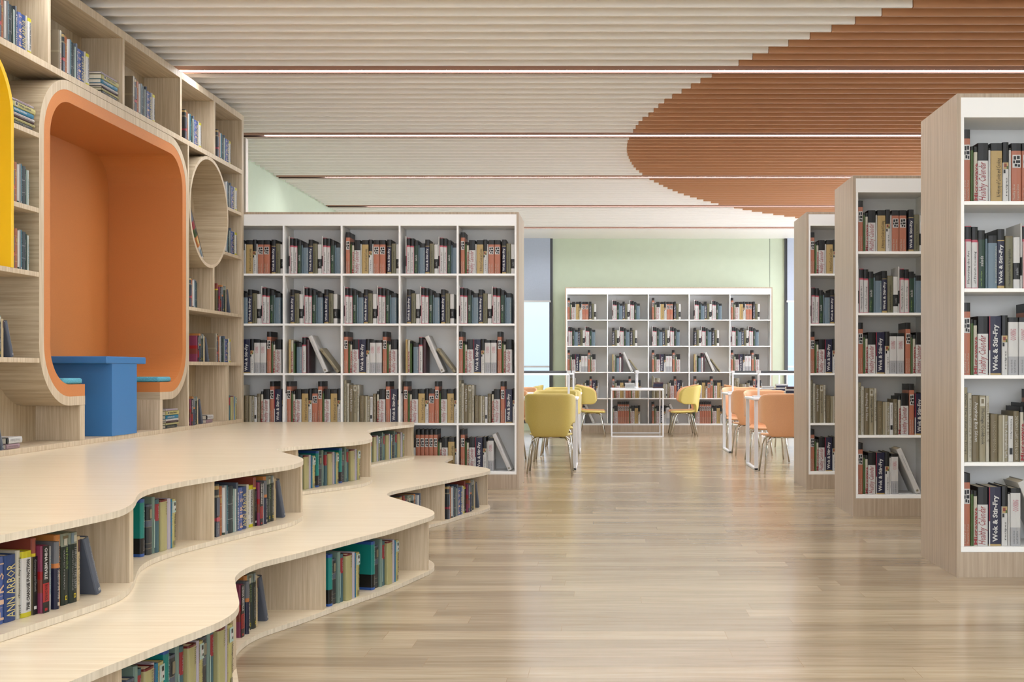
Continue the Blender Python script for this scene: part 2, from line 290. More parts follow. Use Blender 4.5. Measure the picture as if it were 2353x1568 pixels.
# type: (w, h, d, zones [(upto, colour)], marks, look)
# marks: ('t', text, colour, xa, xb, za, zb, dir, bold, shear) / ('r', colour, xa, xb, za, zb); fractions of spine width and height
def T(s, c, xa, xb, za, zb, d='u', bold=.0, sh=0.): return ('t', s, c, xa, xb, za, zb, d, bold, sh)
def R(c, xa, xb, za, zb): return ('r', c, xa, xb, za, zb)
def emblem(z0, z1):
    o = [R('white', .1, .9, z0, z1)]; h = z1-z0
    for xa, xb, za, zb in ((.2, .45, .62, .9), (.52, .8, .66, .92), (.16, .34, .34, .56), (.42, .84, .36, .58), (.3, .55, .1, .3), (.62, .82, .06, .26)):
        o.append(R('blk', xa, xb, z0+za*h, z0+zb*h))
    return o
BT = {
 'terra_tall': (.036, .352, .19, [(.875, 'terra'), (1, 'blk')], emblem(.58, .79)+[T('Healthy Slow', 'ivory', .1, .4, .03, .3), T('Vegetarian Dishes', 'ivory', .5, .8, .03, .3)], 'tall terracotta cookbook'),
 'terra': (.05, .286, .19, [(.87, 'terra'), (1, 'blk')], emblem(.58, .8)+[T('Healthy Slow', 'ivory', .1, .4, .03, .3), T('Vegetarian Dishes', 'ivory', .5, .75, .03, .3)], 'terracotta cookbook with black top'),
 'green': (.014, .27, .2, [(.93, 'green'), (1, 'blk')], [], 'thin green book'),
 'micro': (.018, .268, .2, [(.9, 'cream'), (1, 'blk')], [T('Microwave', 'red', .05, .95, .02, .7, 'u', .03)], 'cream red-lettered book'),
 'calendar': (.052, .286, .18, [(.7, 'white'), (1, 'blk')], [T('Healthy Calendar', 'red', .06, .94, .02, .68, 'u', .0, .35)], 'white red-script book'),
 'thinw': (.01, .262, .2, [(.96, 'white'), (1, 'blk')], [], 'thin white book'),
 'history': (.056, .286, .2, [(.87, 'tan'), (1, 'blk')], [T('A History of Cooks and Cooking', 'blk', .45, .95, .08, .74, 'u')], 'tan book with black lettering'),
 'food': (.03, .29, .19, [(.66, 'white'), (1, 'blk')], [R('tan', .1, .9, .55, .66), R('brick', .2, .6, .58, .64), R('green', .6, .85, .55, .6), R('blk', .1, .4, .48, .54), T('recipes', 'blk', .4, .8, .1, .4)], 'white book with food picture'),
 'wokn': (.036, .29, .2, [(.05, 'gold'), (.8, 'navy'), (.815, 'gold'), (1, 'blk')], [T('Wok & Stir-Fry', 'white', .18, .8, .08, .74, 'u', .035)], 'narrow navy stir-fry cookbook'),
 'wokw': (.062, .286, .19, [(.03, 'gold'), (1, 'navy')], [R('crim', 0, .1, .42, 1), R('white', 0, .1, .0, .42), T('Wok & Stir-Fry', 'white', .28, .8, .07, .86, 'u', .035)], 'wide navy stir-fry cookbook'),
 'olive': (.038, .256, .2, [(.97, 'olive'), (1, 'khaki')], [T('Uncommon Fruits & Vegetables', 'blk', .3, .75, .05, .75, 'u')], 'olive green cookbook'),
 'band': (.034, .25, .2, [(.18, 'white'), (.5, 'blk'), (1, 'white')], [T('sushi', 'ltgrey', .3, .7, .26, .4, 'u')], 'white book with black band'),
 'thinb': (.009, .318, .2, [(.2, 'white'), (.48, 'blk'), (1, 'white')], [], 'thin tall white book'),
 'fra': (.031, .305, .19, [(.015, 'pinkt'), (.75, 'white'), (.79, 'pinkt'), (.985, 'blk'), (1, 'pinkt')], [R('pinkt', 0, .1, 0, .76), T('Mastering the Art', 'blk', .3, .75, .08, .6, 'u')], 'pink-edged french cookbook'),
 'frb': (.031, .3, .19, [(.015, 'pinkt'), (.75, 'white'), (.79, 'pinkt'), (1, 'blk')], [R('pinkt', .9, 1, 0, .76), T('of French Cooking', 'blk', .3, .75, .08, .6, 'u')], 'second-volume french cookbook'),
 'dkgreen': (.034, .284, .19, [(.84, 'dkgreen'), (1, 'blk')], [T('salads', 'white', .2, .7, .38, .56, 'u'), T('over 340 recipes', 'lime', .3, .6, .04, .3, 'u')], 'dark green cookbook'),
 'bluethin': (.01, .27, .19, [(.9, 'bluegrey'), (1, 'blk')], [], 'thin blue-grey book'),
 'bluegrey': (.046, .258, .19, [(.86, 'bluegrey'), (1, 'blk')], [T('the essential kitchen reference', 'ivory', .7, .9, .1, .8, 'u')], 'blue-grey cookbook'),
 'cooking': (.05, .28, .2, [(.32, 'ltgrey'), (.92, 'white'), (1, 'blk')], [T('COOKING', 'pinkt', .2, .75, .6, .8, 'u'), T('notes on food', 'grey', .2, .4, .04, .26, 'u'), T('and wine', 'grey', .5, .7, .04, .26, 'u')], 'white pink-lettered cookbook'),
 'kh_shoe': (.022, .362, .17, [(1, 'khaki2')], [T('When The Other Shoe Drops', 'blk', .2, .8, .1, .92, 'd')], 'tall khaki paperback'),
 'kh_btw': (.02, .334, .17, [(1, 'ivory')], [T('Between Yesterday & Tomorrow', 'khaki', .2, .8, .06, .92, 'd')], 'ivory paperback'),
 'kh_any': (.034, .322, .17, [(1, 'khaki')], [T('Anything But Silent', 'white', .2, .8, .3, .9, 'd')], 'brown white-lettered paperback'),
 'kh_her': (.032, .322, .17, [(1, 'khaki2')], [R('ivory', .1, .9, .84, .97), R('khaki', .3, .7, .88, .95), T('Heritage Cookbook', 'blk', .15, .8, .26, .8, 'd')], 'beige heritage paperback'),
 'kh_vio': (.017, .32, .17, [(1, 'ivory')], [T('VIOLETS ARE BLUE', 'khaki', .2, .8, .3, .9, 'd')], 'narrow ivory paperback'),
 'kh_sq': (.036, .232, .17, [(1, 'khaki')], [T('UNCOMMON', 'khaki2', .3, .7, .2, .85, 'd')], 'short brown book'),
 'kh_cr': (.028, .226, .17, [(1, 'khaki2')], [R('ivory', .7, 1, 0, 1)], 'short beige book'),
 'kh_adm': (.018, .226, .17, [(1, 'khaki2')], [T('The Admirable Life', 'white', .15, .85, .08, .88, 'd')], 'short tan paperback'),
 'kh_wh': (.025, .222, .17, [(1, 'white')], [R('blk', .2, .8, .16, .3), T('Real Estate Agency', 'blk', .3, .7, .5, .93, 'd')], 'short white paperback'),
 'kh_han': (.028, .246, .17, [(1, 'khaki')], [T('HANDGUN BASICS SAFETY & HANDLING', 'ivory', .25, .8, .04, .9, 'u')], 'olive-brown manual'),
 'greyb': (.026, .285, .19, [(.9, 'grey'), (1, 'blk')], [], 'grey book'),
 'l_tan': (.018, .285, .18, [(1, 'tan')], [], 'thin tan book'),
 'l_crm': (.02, .28, .18, [(1, 'cream')], [T('MICROWAVE', 'red', .2, .8, .03, .66, 'u', .03)], 'cream red-lettered book'),
 'l_dark': (.026, .285, .2, [(1, 'plum')], [], 'dark maroon book'),
 'leanw': (.036, .335, .2, [(1, 'white')], [R('khk', .3, .7, .04, .08), T('Seasoned by the Moment', 'grey', .35, .6, .5, .85, 'd')], 'white book leaning left'),
 'leank': (.024, .25, .18, [(1, 'khaki2')], [R('khaki', .2, .8, .85, .93), R('khaki', .2, .8, .1, .16)], 'khaki book leaning left'),
 # colourful set of the curved shelves
 'beigeb': (.02, .225, .2, [(.45, 'beige'), (.5, 'khaki2'), (1, 'beige')], [R('cream', 0, 1, 0, 1), T('ONCE UPON', 'red', .2, .8, .03, .42, 'u', .02), T('a winter tale', 'blk', .3, .7, .5, .9, 'u')], 'beige striped book'),
 'plaid': (.032, .22, .19, [(.3, 'char'), (.36, 'bandred'), (.75, 'char'), (.79, 'khk'), (.9, 'char'), (.97, 'gold'), (1, 'char')], [R('slate', 0, .9, .0, .28), R('pinkt', .1, .95, .29, .37), R('slate', .1, .9, .4, .74), T('family album', 'ltgrey', .3, .7, .05, .26, 'u')], 'black book with red band'),
 'leather': (.03, .208, .18, [(.17, 'leather'), (.185, 'gold'), (.33, 'leather'), (.345, 'gold'), (.6, 'leather'), (.615, 'gold'), (.8, 'leather'), (.815, 'gold'), (1, 'leather')], [R('gold', .3, .7, .66, .76)], 'brown leather-bound book'),
 'whiteb': (.018, .2, .19, [(.05, 'dkgreen'), (1, 'white')], [], 'thin white book'),
 'whtteal': (.014, .207, .19, [(1, 'ltgrey')], [R('bluegrey', .3, .8, 0, 1)], 'thin pale grey book'),
 'tealthin': (.01, .207, .19, [(.06, 'white'), (1, 'tealthin')], [T('gardening through the year', 'white', .3, .7, .2, .9, 'u')], 'thin teal book'),
 'dkphoto': (.035, .2, .19, [(.3, 'dkteal'), (.31, 'ltgrey'), (.62, 'dkteal'), (.63, 'ltgrey'), (1, 'dkteal')], [T('mountain light', 'ltgrey', .55, .85, .25, .8, 'u')], 'dark teal photo book'),
 'greent': (.008, .19, .18, [(1, 'dkgreen')], [], 'very thin green book'),
 'mint': (.022, .185, .18, [(1, 'mint')], [T('PARTNERSHIPS', 'tealthin', .35, .85, .2, .75, 'u'), R('white', 0, .3, 0, 1)], 'pale mint paperback'),
 'darkness': (.014, .21, .2, [(1, 'slate')], [T('DARKNESS VISIBLE', 'white', .15, .85, .05, .8, 'u', .02)], 'slate white-lettered book'),
 'first': (.036, .186, .18, [(.24, 'first'), (.247, 'peacht'), (.41, 'first'), (.417, 'peacht'), (1, 'first')], [T('F', 'peacht', .15, .9, .06, .18, 'u', .01), T('1', 'peacht', .15, .9, .29, .36, 'u', .01), T('R', 'peacht', .15, .9, .46, .58, 'u', .01), T('S', 'peacht', .15, .9, .66, .76, 'u', .01), T('T', 'peacht', .15, .9, .84, .94, 'u', .01)], 'light blue spaced-letter book'),
 'ann': (.045, .185, .18, [(1, 'ann')], [T('ANN ARBOR', 'yelt', .12, .86, .06, .86, 'u')], 'royal blue book'),
 'creamt': (.016, .192, .18, [(1, 'cream')], [T('Saturday mornings', 'blk', .15, .85, .3, .9, 'd'), T('press', 'blk', .2, .8, .05, .2, 'd')], 'thin cream book'),
 'change': (.041, .186, .18, [(.07, 'yel'), (.9, 'white'), (1, 'yel')], [T('THE CHANGE FUNCTION', 'blk', .38, .72, .1, .87, 'u', .035)], 'white book with yellow ends'),
 'olivet': (.018, .218, .19, [(.76, 'khaki'), (.8, 'ngy'), (1, 'brick')], [R('blk', 0, 1, 0, .76), T('Governance and Growth', 'ltgrey', .3, .7, .3, .72, 'd'), R('white', .2, .8, .07, .11)], 'tall brick-topped dark book'),
 'china': (.027, .193, .18, [(.14, 'mag'), (.3, 'mag'), (.5, 'brick'), (.62, 'bred'), (1, 'mag')], [R('blk', 0, 1, 0, 1), R('bred', 0, 1, .16, .44), T('IRON COUNCIL', 'blk', .3, .75, .18, .42, 'd', .02), T('CHINA MIEVILLE', 'white', .25, .7, .5, .97, 'd', .03), R('bred', .3, .7, .03, .07)], 'magenta and black novel'),
 'is_your': (.02, .186, .17, [(1, 'ltgrey')], [T('Is Your Employee Codependent?', 'tealthin', .3, .7, .25, .85, 'd')], 'white blue-lettered paperback'),
 'secrets': (.02, .196, .19, [(.61, 'navy'), (.68, 'orange'), (1, 'grey')], [T('SECRETS OF THE TOMB', 'white', .3, .7, .15, .58, 'd'), R('cream', .3, .7, .05, .1)], 'navy book with orange band'),
 'bob': (.024, .212, .18, [(1, 'bob')], [T('THE', 'ivory', .4, .6, .88, .95, 'd'), T('BOB DYLAN', 'blk', .15, .85, .46, .84, 'd', .03), T('1956-1996', 'brick', .2, .6, .24, .44, 'd', .02)], 'orange black-lettered biography'),
 'focus': (.035, .212, .18, [(.82, 'focus'), (1, 'photo')], [R('ivory', .3, .7, .84, .93), R('khaki', .15, .85, .93, .97), T('IN FOCUS', 'lime', .5, .78, .5, .8, 'd'), T('GREATEST PORTRAITS', 'ltgrey', .22, .36, .22, .78, 'd'), R('ngy', .42, .66, .07, .13), R('focus', .48, .6, .082, .118)], 'dark green portrait photography book'),
 'lens': (.036, .21, .18, [(.84, 'focus'), (1, 'photo')], [R('bluegrey', .1, .5, .85, 1), R('ivory', .45, .8, .87, .96), T('THROUGH THE LENS', 'ltgrey', .5, .8, .2, .8, 'd'), T('GREATEST PHOTOGRAPHS', 'ltgrey', .2, .34, .18, .76, 'd'), R('ngy', .42, .66, .07, .13), R('focus', .48, .6, .082, .118)], 'dark green photography book'),
 'christ': (.02, .194, .17, [(1, 'christ')], [R('plum', .3, .75, .76, .95), T('Christ & Culture', 'khaki', .25, .75, .25, .7, 'd')], 'thin tan-cream paperback'),
 'leans': (.025, .192, .17, [(1, 'slate')], [T('The 100 Greatest Mysteries of the Bible', 'ltgrey', .45, .8, .18, .9, 'd'), R('ltgrey', .3, .7, .05, .1)], 'slate book leaning left'),
 'tealbig': (.03, .215, .2, [(.05, 'blue'), (.32, 'blk'), (.94, 'teal'), (1, 'blue')], [T('field notes', 'ltgrey', .4, .7, .1, .28, 'u'), T('the garden guide', 'mint', .5, .75, .5, .9, 'u')], 'teal book with black base'),
 'charc': (.036, .19, .18, [(.12, 'char'), (.13, 'khk'), (.22, 'char'), (.23, 'khk'), (.55, 'char'), (.56, 'khk'), (.68, 'slate'), (.69, 'khk'), (.96, 'char'), (1, 'slate')], [R('khk', .3, .8, .72, .9)], 'charcoal plaid book'),
 'ggrey': (.018, .215, .19, [(1, 'greengrey')], [R('mint', .3, .6, .1, .6)], 'tall grey-green book'),
 'tealred': (.024, .202, .18, [(.6, 'tealred'), (.92, 'red'), (1, 'tealred')], [T('travels', 'ltgrey', .3, .7, .65, .88, 'd')], 'teal book with red label'),
 'butter': (.05, .196, .18, [(.97, 'butter'), (1, 'maroon')], [T('home', 'khaki', .6, .9, .7, .95, 'd')], 'pale yellow book'),
 'lilac': (.022, .198, .18, [(1, 'lilac')], [T('Everything You Wanted to Know', 'mag', .5, .85, .1, .92, 'd')], 'lilac-white paperback'),
 'antb': (.012, .192, .18, [(1, 'antb')], [T('Anything But Silent', 'white', .2, .8, .3, .9, 'd')], 'thin bright blue book'),
 'herit': (.034, .19, .18, [(1, 'herit')], [R('mint', .05, .95, .72, .96), R('white', .3, .8, .78, .9), R('blk', .45, .8, .86, .93), R('blk', .6, .8, .76, .8), T('Heritage Cookbook', 'blk', .4, .85, .2, .68, 'd', .02), R('khk', .3, .7, .04, .14)], 'yellow heritage cookbook'),
 'whiteend': (.034, .15, .17, [(.12, 'blk'), (1, 'white')], [T('Princess Database', 'grey', .3, .7, .2, .8, 'd')], 'white paperback with black end'),
 'pinkb': (.026, .13, .16, [(1, 'pink')], [T('Romance Reader', 'plum', .3, .6, .1, .8, 'd')], 'dusty pink book'),
 'comic': (.045, .44, .2, [(.25, 'white'), (.45, 'orange'), (.6, 'green'), (.75, 'red'), (1, 'slate')], [R('blk', .82, 1, 0, 1), R('yelt', .1, .6, .3, .42), R('bluegrey', .1, .6, .05, .2), R('focus', .2, .7, .5, .58)], 'tall colourful picture book'),
 # stack versions read along the shelf
 's_her': (.03, .235, .17, [(1, 'herit')], [R('white', .1, .85, .1, .22), R('blk', .2, .7, .12, .2), T('Heritage Cookbook', 'blk', .2, .8, .26, .78, 'u', .02)], 'yellow cookbook lying flat'),
 's_lil': (.012, .22, .17, [(1, 'lilac')], [T('Everything Wanted', 'mag', .2, .8, .1, .8, 'u')], 'thin lilac book lying flat'),
 's_any': (.026, .225, .17, [(1, 'antb')], [T('Anything But Silent', 'white', .2, .8, .1, .66, 'u', .02)], 'blue book lying flat'),
 's_pnk': (.014, .232, .17, [(1, 'white')], [T('Everything You Wanted to Know', 'mag', .2, .8, .08, .85, 'u')], 'white pink-lettered book lying flat'),
 's_dk': (.012, .22, .16, [(1, 'plum')], [T('Inside the Lost Temple', 'ltgrey', .2, .8, .3, .8, 'u')], 'thin dark book lying flat'),
 's_but': (.014, .24, .17, [(1, 'butter')], [], 'pale yellow book lying flat'),
 's_grn': (.022, .2, .17, [(1, 'dkteal')], [T('MILITARY', 'khk', .2, .8, .1, .8, 'u')], 'dark green book lying flat'),
 's_wh': (.02, .15, .11, [(1, 'white')], [R('blk', 0, .12, 0, 1)], 'white book lying flat'),
 's_nv': (.022, .15, .11, [(1, 'navy')], [], 'navy book lying flat'),
 's_mr': (.022, .15, .11, [(1, 'plum')], [], 'maroon book lying flat'),
}
def book_mesh(ty):
    w, h, d, zones, marks, look = BT[ty]
    r = min(.35*w, .006); t = min(.0028, w*.18)
    outline = [(w, d), (w, r), (w-.3*r, .3*r), (w-r, 0.0), (w*.5, -.0012), (r, 0.0), (.3*r, .3*r), (0, r), (0, d), (t, d), (t, t*2), (w-t, t*2), (w-t, d)]
    c = MB(); z0 = 0
    for i, (zu, colr) in enumerate(zones):
        z1 = zu*h; m = bm_(colr)
        n = len(c.v); N = len(outline)
        c.v += [(p[0], p[1], z0) for p in outline]+[(p[0], p[1], z1) for p in outline]
        k = c.mi(m)
        for a in range(N):
            bq = (a+1) % N; c.f.append((n+bq, n+a, n+N+a, n+N+bq)); c.m.append(k); c.smooth.append(False)
        for (zz, first) in ((z0, i == 0), (z1, i == len(zones)-1)):
            if first:   # cap of the spine plus boards, as three pieces
                q = [(0, r, zz), (t, t*2, zz), (t, d, zz), (0, d, zz)]; c.quad(q, m)
                q = [(w, r, zz), (w-t, t*2, zz), (w-t, d, zz), (w, d, zz)]; c.quad(q, m)
                q = [(r, 0, zz), (w-r, 0, zz), (w, r, zz), (w-t, t*2, zz), (t, t*2, zz), (0, r, zz)]; c.quad(q, m)
        z0 = z1
    e = -.0022
    nr = 0
    for mk in marks:
        if mk[0] == 'r':
            _, colr, xa, xb, za, zb = mk; yy = e-.00025*nr; nr += 1
            c.quad([(xa*w, yy, za*h), (xb*w, yy, za*h), (xb*w, yy, zb*h), (xa*w, yy, zb*h)], bm_(colr))
        else:
            _, s, colr, xa, xb, za, zb, di, bold, sh = mk; yy = e-.00025*(nr+1)
            key = (s, bold, sh)
            if key not in TXT: TXT[key] = txt_mesh(s, sh, bold)
            V, Pp = TXT[key]; n = len(c.v); k = c.mi(bm_(colr))
            for (u, v) in V:
                if di == 'u': c.v.append(((xb-(xb-xa)*v)*w, yy, (za+(zb-za)*u)*h))
                else: c.v.append(((xa+(xb-xa)*v)*w, yy, (zb-(zb-za)*u)*h))
            for p in Pp: c.f.append(tuple(n+i for i in p)); c.m.append(k); c.smooth.append(False)
    p = MB(); p.box(t, w-t, t*2, d-.004, .004, h-.004, PAGES)
    return c, p
BM = {}
def bmesh_for(ty):
    if ty not in BM:
        c, p = book_mesh(ty)
        full = MB()
        for q in (c, p):
            n = len(full.v); full.v += q.v
            for f_, m_, s_ in zip(q.f, q.m, q.smooth): full.f.append(tuple(n+i for i in f_)); full.m.append(full.mi(q.mats[m_])); full.smooth.append(s_)
        BM[ty] = [c, p, full, None, None, None]
    return BM[ty]
BOOKS = []   # (type, matrix in eye heights, cell phrase, unit)
def put(ty, x, y, z, rz, cell, lean=0., flat=False, group=None):
    M = Matrix.Translation((x, y, z)) @ Matrix.Rotation(rz, 4, 'Z')
    if flat: M = M @ Matrix.Rotation(PI/2, 4, 'Y')
    elif lean: M = M @ Matrix.Rotation(-lean, 4, 'Y')
    BOOKS.append((ty, M, cell, group))
def row(items, x, y, z, rz, cell, scale=1., group=None):
    """items: type | (type, gap_before, out) | (type, gap, out, lean degrees); runs along the shelf from its left end"""
    ux, uy = math.cos(rz), math.sin(rz); nx, ny = math.sin(rz), -math.cos(rz); p = 0.
    for it in items:
        if isinstance(it, str): it = (it, 0, 0)
        ty, gap, out = it[:3]; lean = it[3] if len(it) > 3 else 0
        p += gap; w = BT[ty][0]
        j = 0 if lean else rnd.uniform(-.003, .003)
        put(ty, x+ux*p+nx*(out+j), y+uy*p+ny*(out+j), z+.0006, rz, cell, math.radians(lean), False, group)
        p += w*1.012+.0008
    return p
def stack(items, x, y, z, rz, cell, group=None):
    """items listed from the top of the pile down; x, y is the left end of the lowest edge"""
    H = sum(BT[t][0]+.0006 for t in items); top = z+H
    ux, uy = math.cos(rz), math.sin(rz)
    for i, t in enumerate(items):
        s = rnd.uniform(0, .012)
        put(t, x+ux*s, y+uy*s, top, rz, cell, 0, True, group); top -= BT[t][0]+.0006

CELLS = {
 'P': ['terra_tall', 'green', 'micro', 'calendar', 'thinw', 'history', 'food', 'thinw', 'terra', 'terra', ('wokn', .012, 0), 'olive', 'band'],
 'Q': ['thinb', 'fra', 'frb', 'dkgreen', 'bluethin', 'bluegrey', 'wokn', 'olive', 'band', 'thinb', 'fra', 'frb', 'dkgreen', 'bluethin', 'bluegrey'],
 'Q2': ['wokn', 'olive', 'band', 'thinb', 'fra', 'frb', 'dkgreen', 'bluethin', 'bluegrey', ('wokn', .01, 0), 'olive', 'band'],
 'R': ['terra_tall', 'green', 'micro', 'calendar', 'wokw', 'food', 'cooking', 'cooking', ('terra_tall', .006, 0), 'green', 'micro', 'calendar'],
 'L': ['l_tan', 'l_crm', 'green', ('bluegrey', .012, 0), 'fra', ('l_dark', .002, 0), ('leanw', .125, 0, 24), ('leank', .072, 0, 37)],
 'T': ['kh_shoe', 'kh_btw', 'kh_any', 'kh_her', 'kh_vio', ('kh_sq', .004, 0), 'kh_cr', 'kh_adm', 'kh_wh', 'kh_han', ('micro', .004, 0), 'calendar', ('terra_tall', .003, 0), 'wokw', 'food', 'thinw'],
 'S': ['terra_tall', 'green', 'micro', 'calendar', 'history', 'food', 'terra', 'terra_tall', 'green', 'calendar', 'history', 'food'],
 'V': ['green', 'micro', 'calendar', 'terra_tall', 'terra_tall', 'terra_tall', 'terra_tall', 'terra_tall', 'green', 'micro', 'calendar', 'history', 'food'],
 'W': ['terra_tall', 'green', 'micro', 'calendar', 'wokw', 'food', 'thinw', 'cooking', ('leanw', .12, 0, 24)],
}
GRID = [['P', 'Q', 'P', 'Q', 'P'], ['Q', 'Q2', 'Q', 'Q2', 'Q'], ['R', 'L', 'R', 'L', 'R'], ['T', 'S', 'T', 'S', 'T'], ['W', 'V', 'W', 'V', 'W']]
ZR = [.82+1, .398+1, -.022+1, -.444+1, -.853+1]
SHELF = ['top shelf', 'second shelf', 'third shelf', 'fourth shelf', 'bottom shelf']
BAY = ['leftmost bay', 'second bay', 'middle bay', 'fourth bay', 'rightmost bay']
def bookcase(x0, y0, pitch, label, uname, offs, ncols=5, depth=.62):
    """x0 = outer left, y0 = front plane"""
    cs, ws, t = .019, .016, .016
    W = 5*pitch+ws+2*cs-.003
    x1 = x0+W; H = 2.34
    e = empty('bookcase', label, 'bookcase', ((x0+x1)/2, y0, 0))
    m = MB()
    m.box(x0, x0+cs, y0, y0+depth, 0, H, CASEW); m.box(x1-cs, x1, y0, y0+depth, 0, H, CASEW)
    m.box(x0+cs, x1-cs, y0, y0+depth, H-cs, H, CASEW); m.box(x0+cs, x1-cs, y0+depth-.02, y0+depth, 0, H-cs, CASEW)
    part(m, 'wood_casing', e); OCC.append(m)
    m = MB(); m.box(x0+cs, x1-cs, y0, y0+.02, 0, .121, CASEW); part(m, 'plinth', e)
    xa, xb = x0+cs, x1-cs; D = .285
    m = MB(); m.box(xa, xb, y0, y0+D, 2.225, H-cs, WHITE); part(m, 'top_band', e); OCC.append(m)
    m = MB(); m.box(xa, xb, y0+D, y0+D+.012, .121, 2.225, WHITEIN); part(m, 'back_panel', e)
    m = MB(); m.box(xa, xb, y0, y0+D, .121, .147, WHITE, .002); part(m, 'bottom_board', e); OCC.append(m)
    xs = []
    for k in range(6):
        xx = xa+k*(xb-xa-ws)/5; xs.append(xx)
        m = MB(); m.box(xx, xx+ws, y0, y0+D, .147, 2.225, WHITE, .0015); part(m, 'side_panel' if k in (0, 5) else 'divider', e); OCC.append(m)
    for k in range(5):
        for zz in ZR[:4]:
            m = MB(); m.box(xs[k]+ws, xs[k+1], y0+.001, y0+D, zz-.018, zz, WHITE, .0015); part(m, 'shelf', e); OCC.append(m)
    for r_ in range(5):
        for k in range(ncols):
            cellw = xs[k+1]-xs[k]-ws
            off = offs(r_, k)
            row(CELLS[GRID[r_][k]], xs[k]+ws+off, y0+.03, ZR[r_], 0, ('%s, %s' % (SHELF[r_], BAY[k]), uname), group='books in the %s' % uname)
    return e
offA = lambda r, k: {0: .018, 1: .026, 2: .02, 3: .036, 4: .014}[k]+(.012 if (r == 1 and k in (1, 3)) else 0) - (.016 if GRID[r][k] in ('R', 'T', 'S') or (GRID[r][k]=='Q' and r == 1) else 0)
offF = lambda r, k: {0: .004, 1: .068, 2: .054, 3: .075, 4: .014}[k]
bookcase(-3.2315, 9.49, .4904, 'long white bookcase in an oak casing standing behind the far end of the stepped platform', 'long bookcase behind steps', offA)
bookcase(1.702, 5.43, .4904, 'tall white bookcase in oak casing, nearest and largest of the aisle row', 'nearest aisle bookcase', lambda r, k: .004 if k == 0 else offA(r, k))
bookcase(1.705, 7.716, .4904, 'white bookcase in oak casing between the nearest and the farthest of the aisle row', 'middle aisle bookcase', lambda r, k: .004 if k == 0 else offA(r, k))
bookcase(1.702, 9.49, .4904, 'white bookcase in oak casing, farthest and smallest-looking of the aisle row', 'farthest aisle bookcase', lambda r, k: .004 if k == 0 else offA(r, k))
bookcase(-.641, 18.05, .6566, 'wide half-filled white bookcase standing against the sage green back wall', 'back wall bookcase', offF, depth=.6)

# ------------------------------------------------------------------ wall bookcase on the left (front plane x = -A, runs along y)
DB = .26; XB = -A-DB
WT = .026
wu = empty('wall_bookcase', 'built-in ash veneer wall bookcase with cubbies around an orange reading niche', 'bookcase', (-A-.15, 6.5, .566))
def regrain(m, curved=False):
    """grain runs along the board: lying faces along y, curved shells along their depth"""
    ky, kx = m.mi(ASHY), m.mi(ASHX)
    for i, f_ in enumerate(m.f):
        if m.mats[m.m[i]] is not ASH: continue
        p = [Vector(m.v[j]) for j in f_[:3]]; n = (p[1]-p[0]).cross(p[2]-p[0])
        if n.length < 1e-12: continue
        n.normalize()
        if curved and abs(n.x) < .5: m.m[i] = kx
        elif not curved and abs(n.z) > .7: m.m[i] = ky
def wb(name, y0, y1, z0, z1, mat=ASH, x0=-A, x1=XB):
    m = MB(); m.box(x1, x0, y0, y1, z0+1, z1+1, mat, .0015); regrain(m); part(m, name, wu); OCC.append(m); return m
YS, YE = 3.0, 9.469
wb('top_board', YS, YE, 2.1, 2.15)
wb('upper_shelf', YS, YE-.05, 1.648, 1.684)
wb('base_board', YS, YE, -.434+.0005, -.405, ASH, -A, -3.579)
wb('end_panel', 9.419, YE, -.405, 2.1)
for c_ in (3.3, 4.25, 5.2, 6.156, 7.107, 8.069, 8.766): wb('divider', c_-.016, c_+.016, 1.684, 2.1)
for zz, ya, yb in ((1.279, 5.779, 6.043), (.875, 5.779, 6.043), (.53, YS, 6.043), (.068, YS, 6.05), (1.324, 9.06, 9.419), (.9555, 8.97, 9.419), (.47, 8.225, 9.419), (.067, 8.225, 9.419)):
    wb('shelf', ya, yb, zz-WT, zz)
wb('divider', 8.2, 8.225, -.405, 1.648)
wb('divider', 8.731, 8.763, .47, .812)
wb('divider', 9.065, 9.095, -.405, .041)
wb('divider', 6.522, 6.577, -.405, -.2005, ASH, -A, -3.575); wb('divider', 7.686, 7.735, -.405, -.2005, ASH, -A, -3.575)
# back panels with a rounded opening for the niche
NY0, NY1, NZ0, NZ1, NR = 6.043, 8.217, -.2, 1.645, .35
def rr_arc(cy, cz, r, a0, a1, n=10): return [(cy+r*math.cos(a0+(a1-a0)*i/n), cz+r*math.sin(a0+(a1-a0)*i/n)) for i in range(n+1)]
m = MB()
for (a_, b_, c_, d_) in ((YS, 6.06, -.405, 1.65), (8.2, YE, -.405, 1.65), (YS, YE, 1.62, 2.12), (6.0, 6.56, -.405, -.18), (7.7, 8.22, -.405, -.18)):
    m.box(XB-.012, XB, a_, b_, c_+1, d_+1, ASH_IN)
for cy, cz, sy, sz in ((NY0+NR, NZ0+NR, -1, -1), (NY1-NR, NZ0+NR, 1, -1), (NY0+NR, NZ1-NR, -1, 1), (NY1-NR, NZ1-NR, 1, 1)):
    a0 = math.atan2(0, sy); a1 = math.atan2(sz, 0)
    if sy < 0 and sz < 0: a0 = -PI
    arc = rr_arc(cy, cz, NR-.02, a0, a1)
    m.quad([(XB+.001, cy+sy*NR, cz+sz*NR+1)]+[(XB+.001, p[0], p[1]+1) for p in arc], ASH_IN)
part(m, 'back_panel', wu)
def loop(y0, y1, z0, z1, r, cut=None, bottom=True, n=12):
    """open path from the right cut, anticlockwise over the top, to the left cut"""
    p = []
    if bottom:
        p.append((cut[1], z0)); p += rr_arc(y1-r, z0+r, r, -PI/2, 0, n)
    else: p.append((y1, z0))
    p += rr_arc(y1-r, z1-r, r, 0, PI/2, n); p += rr_arc(y0+r, z1-r, r, PI/2, PI, n)
    if bottom:
        p += rr_arc(y0+r, z0+r, r, PI, 1.5*PI, n); p.append((cut[0], z0))
    else: p.append((y0, z0))
    return p
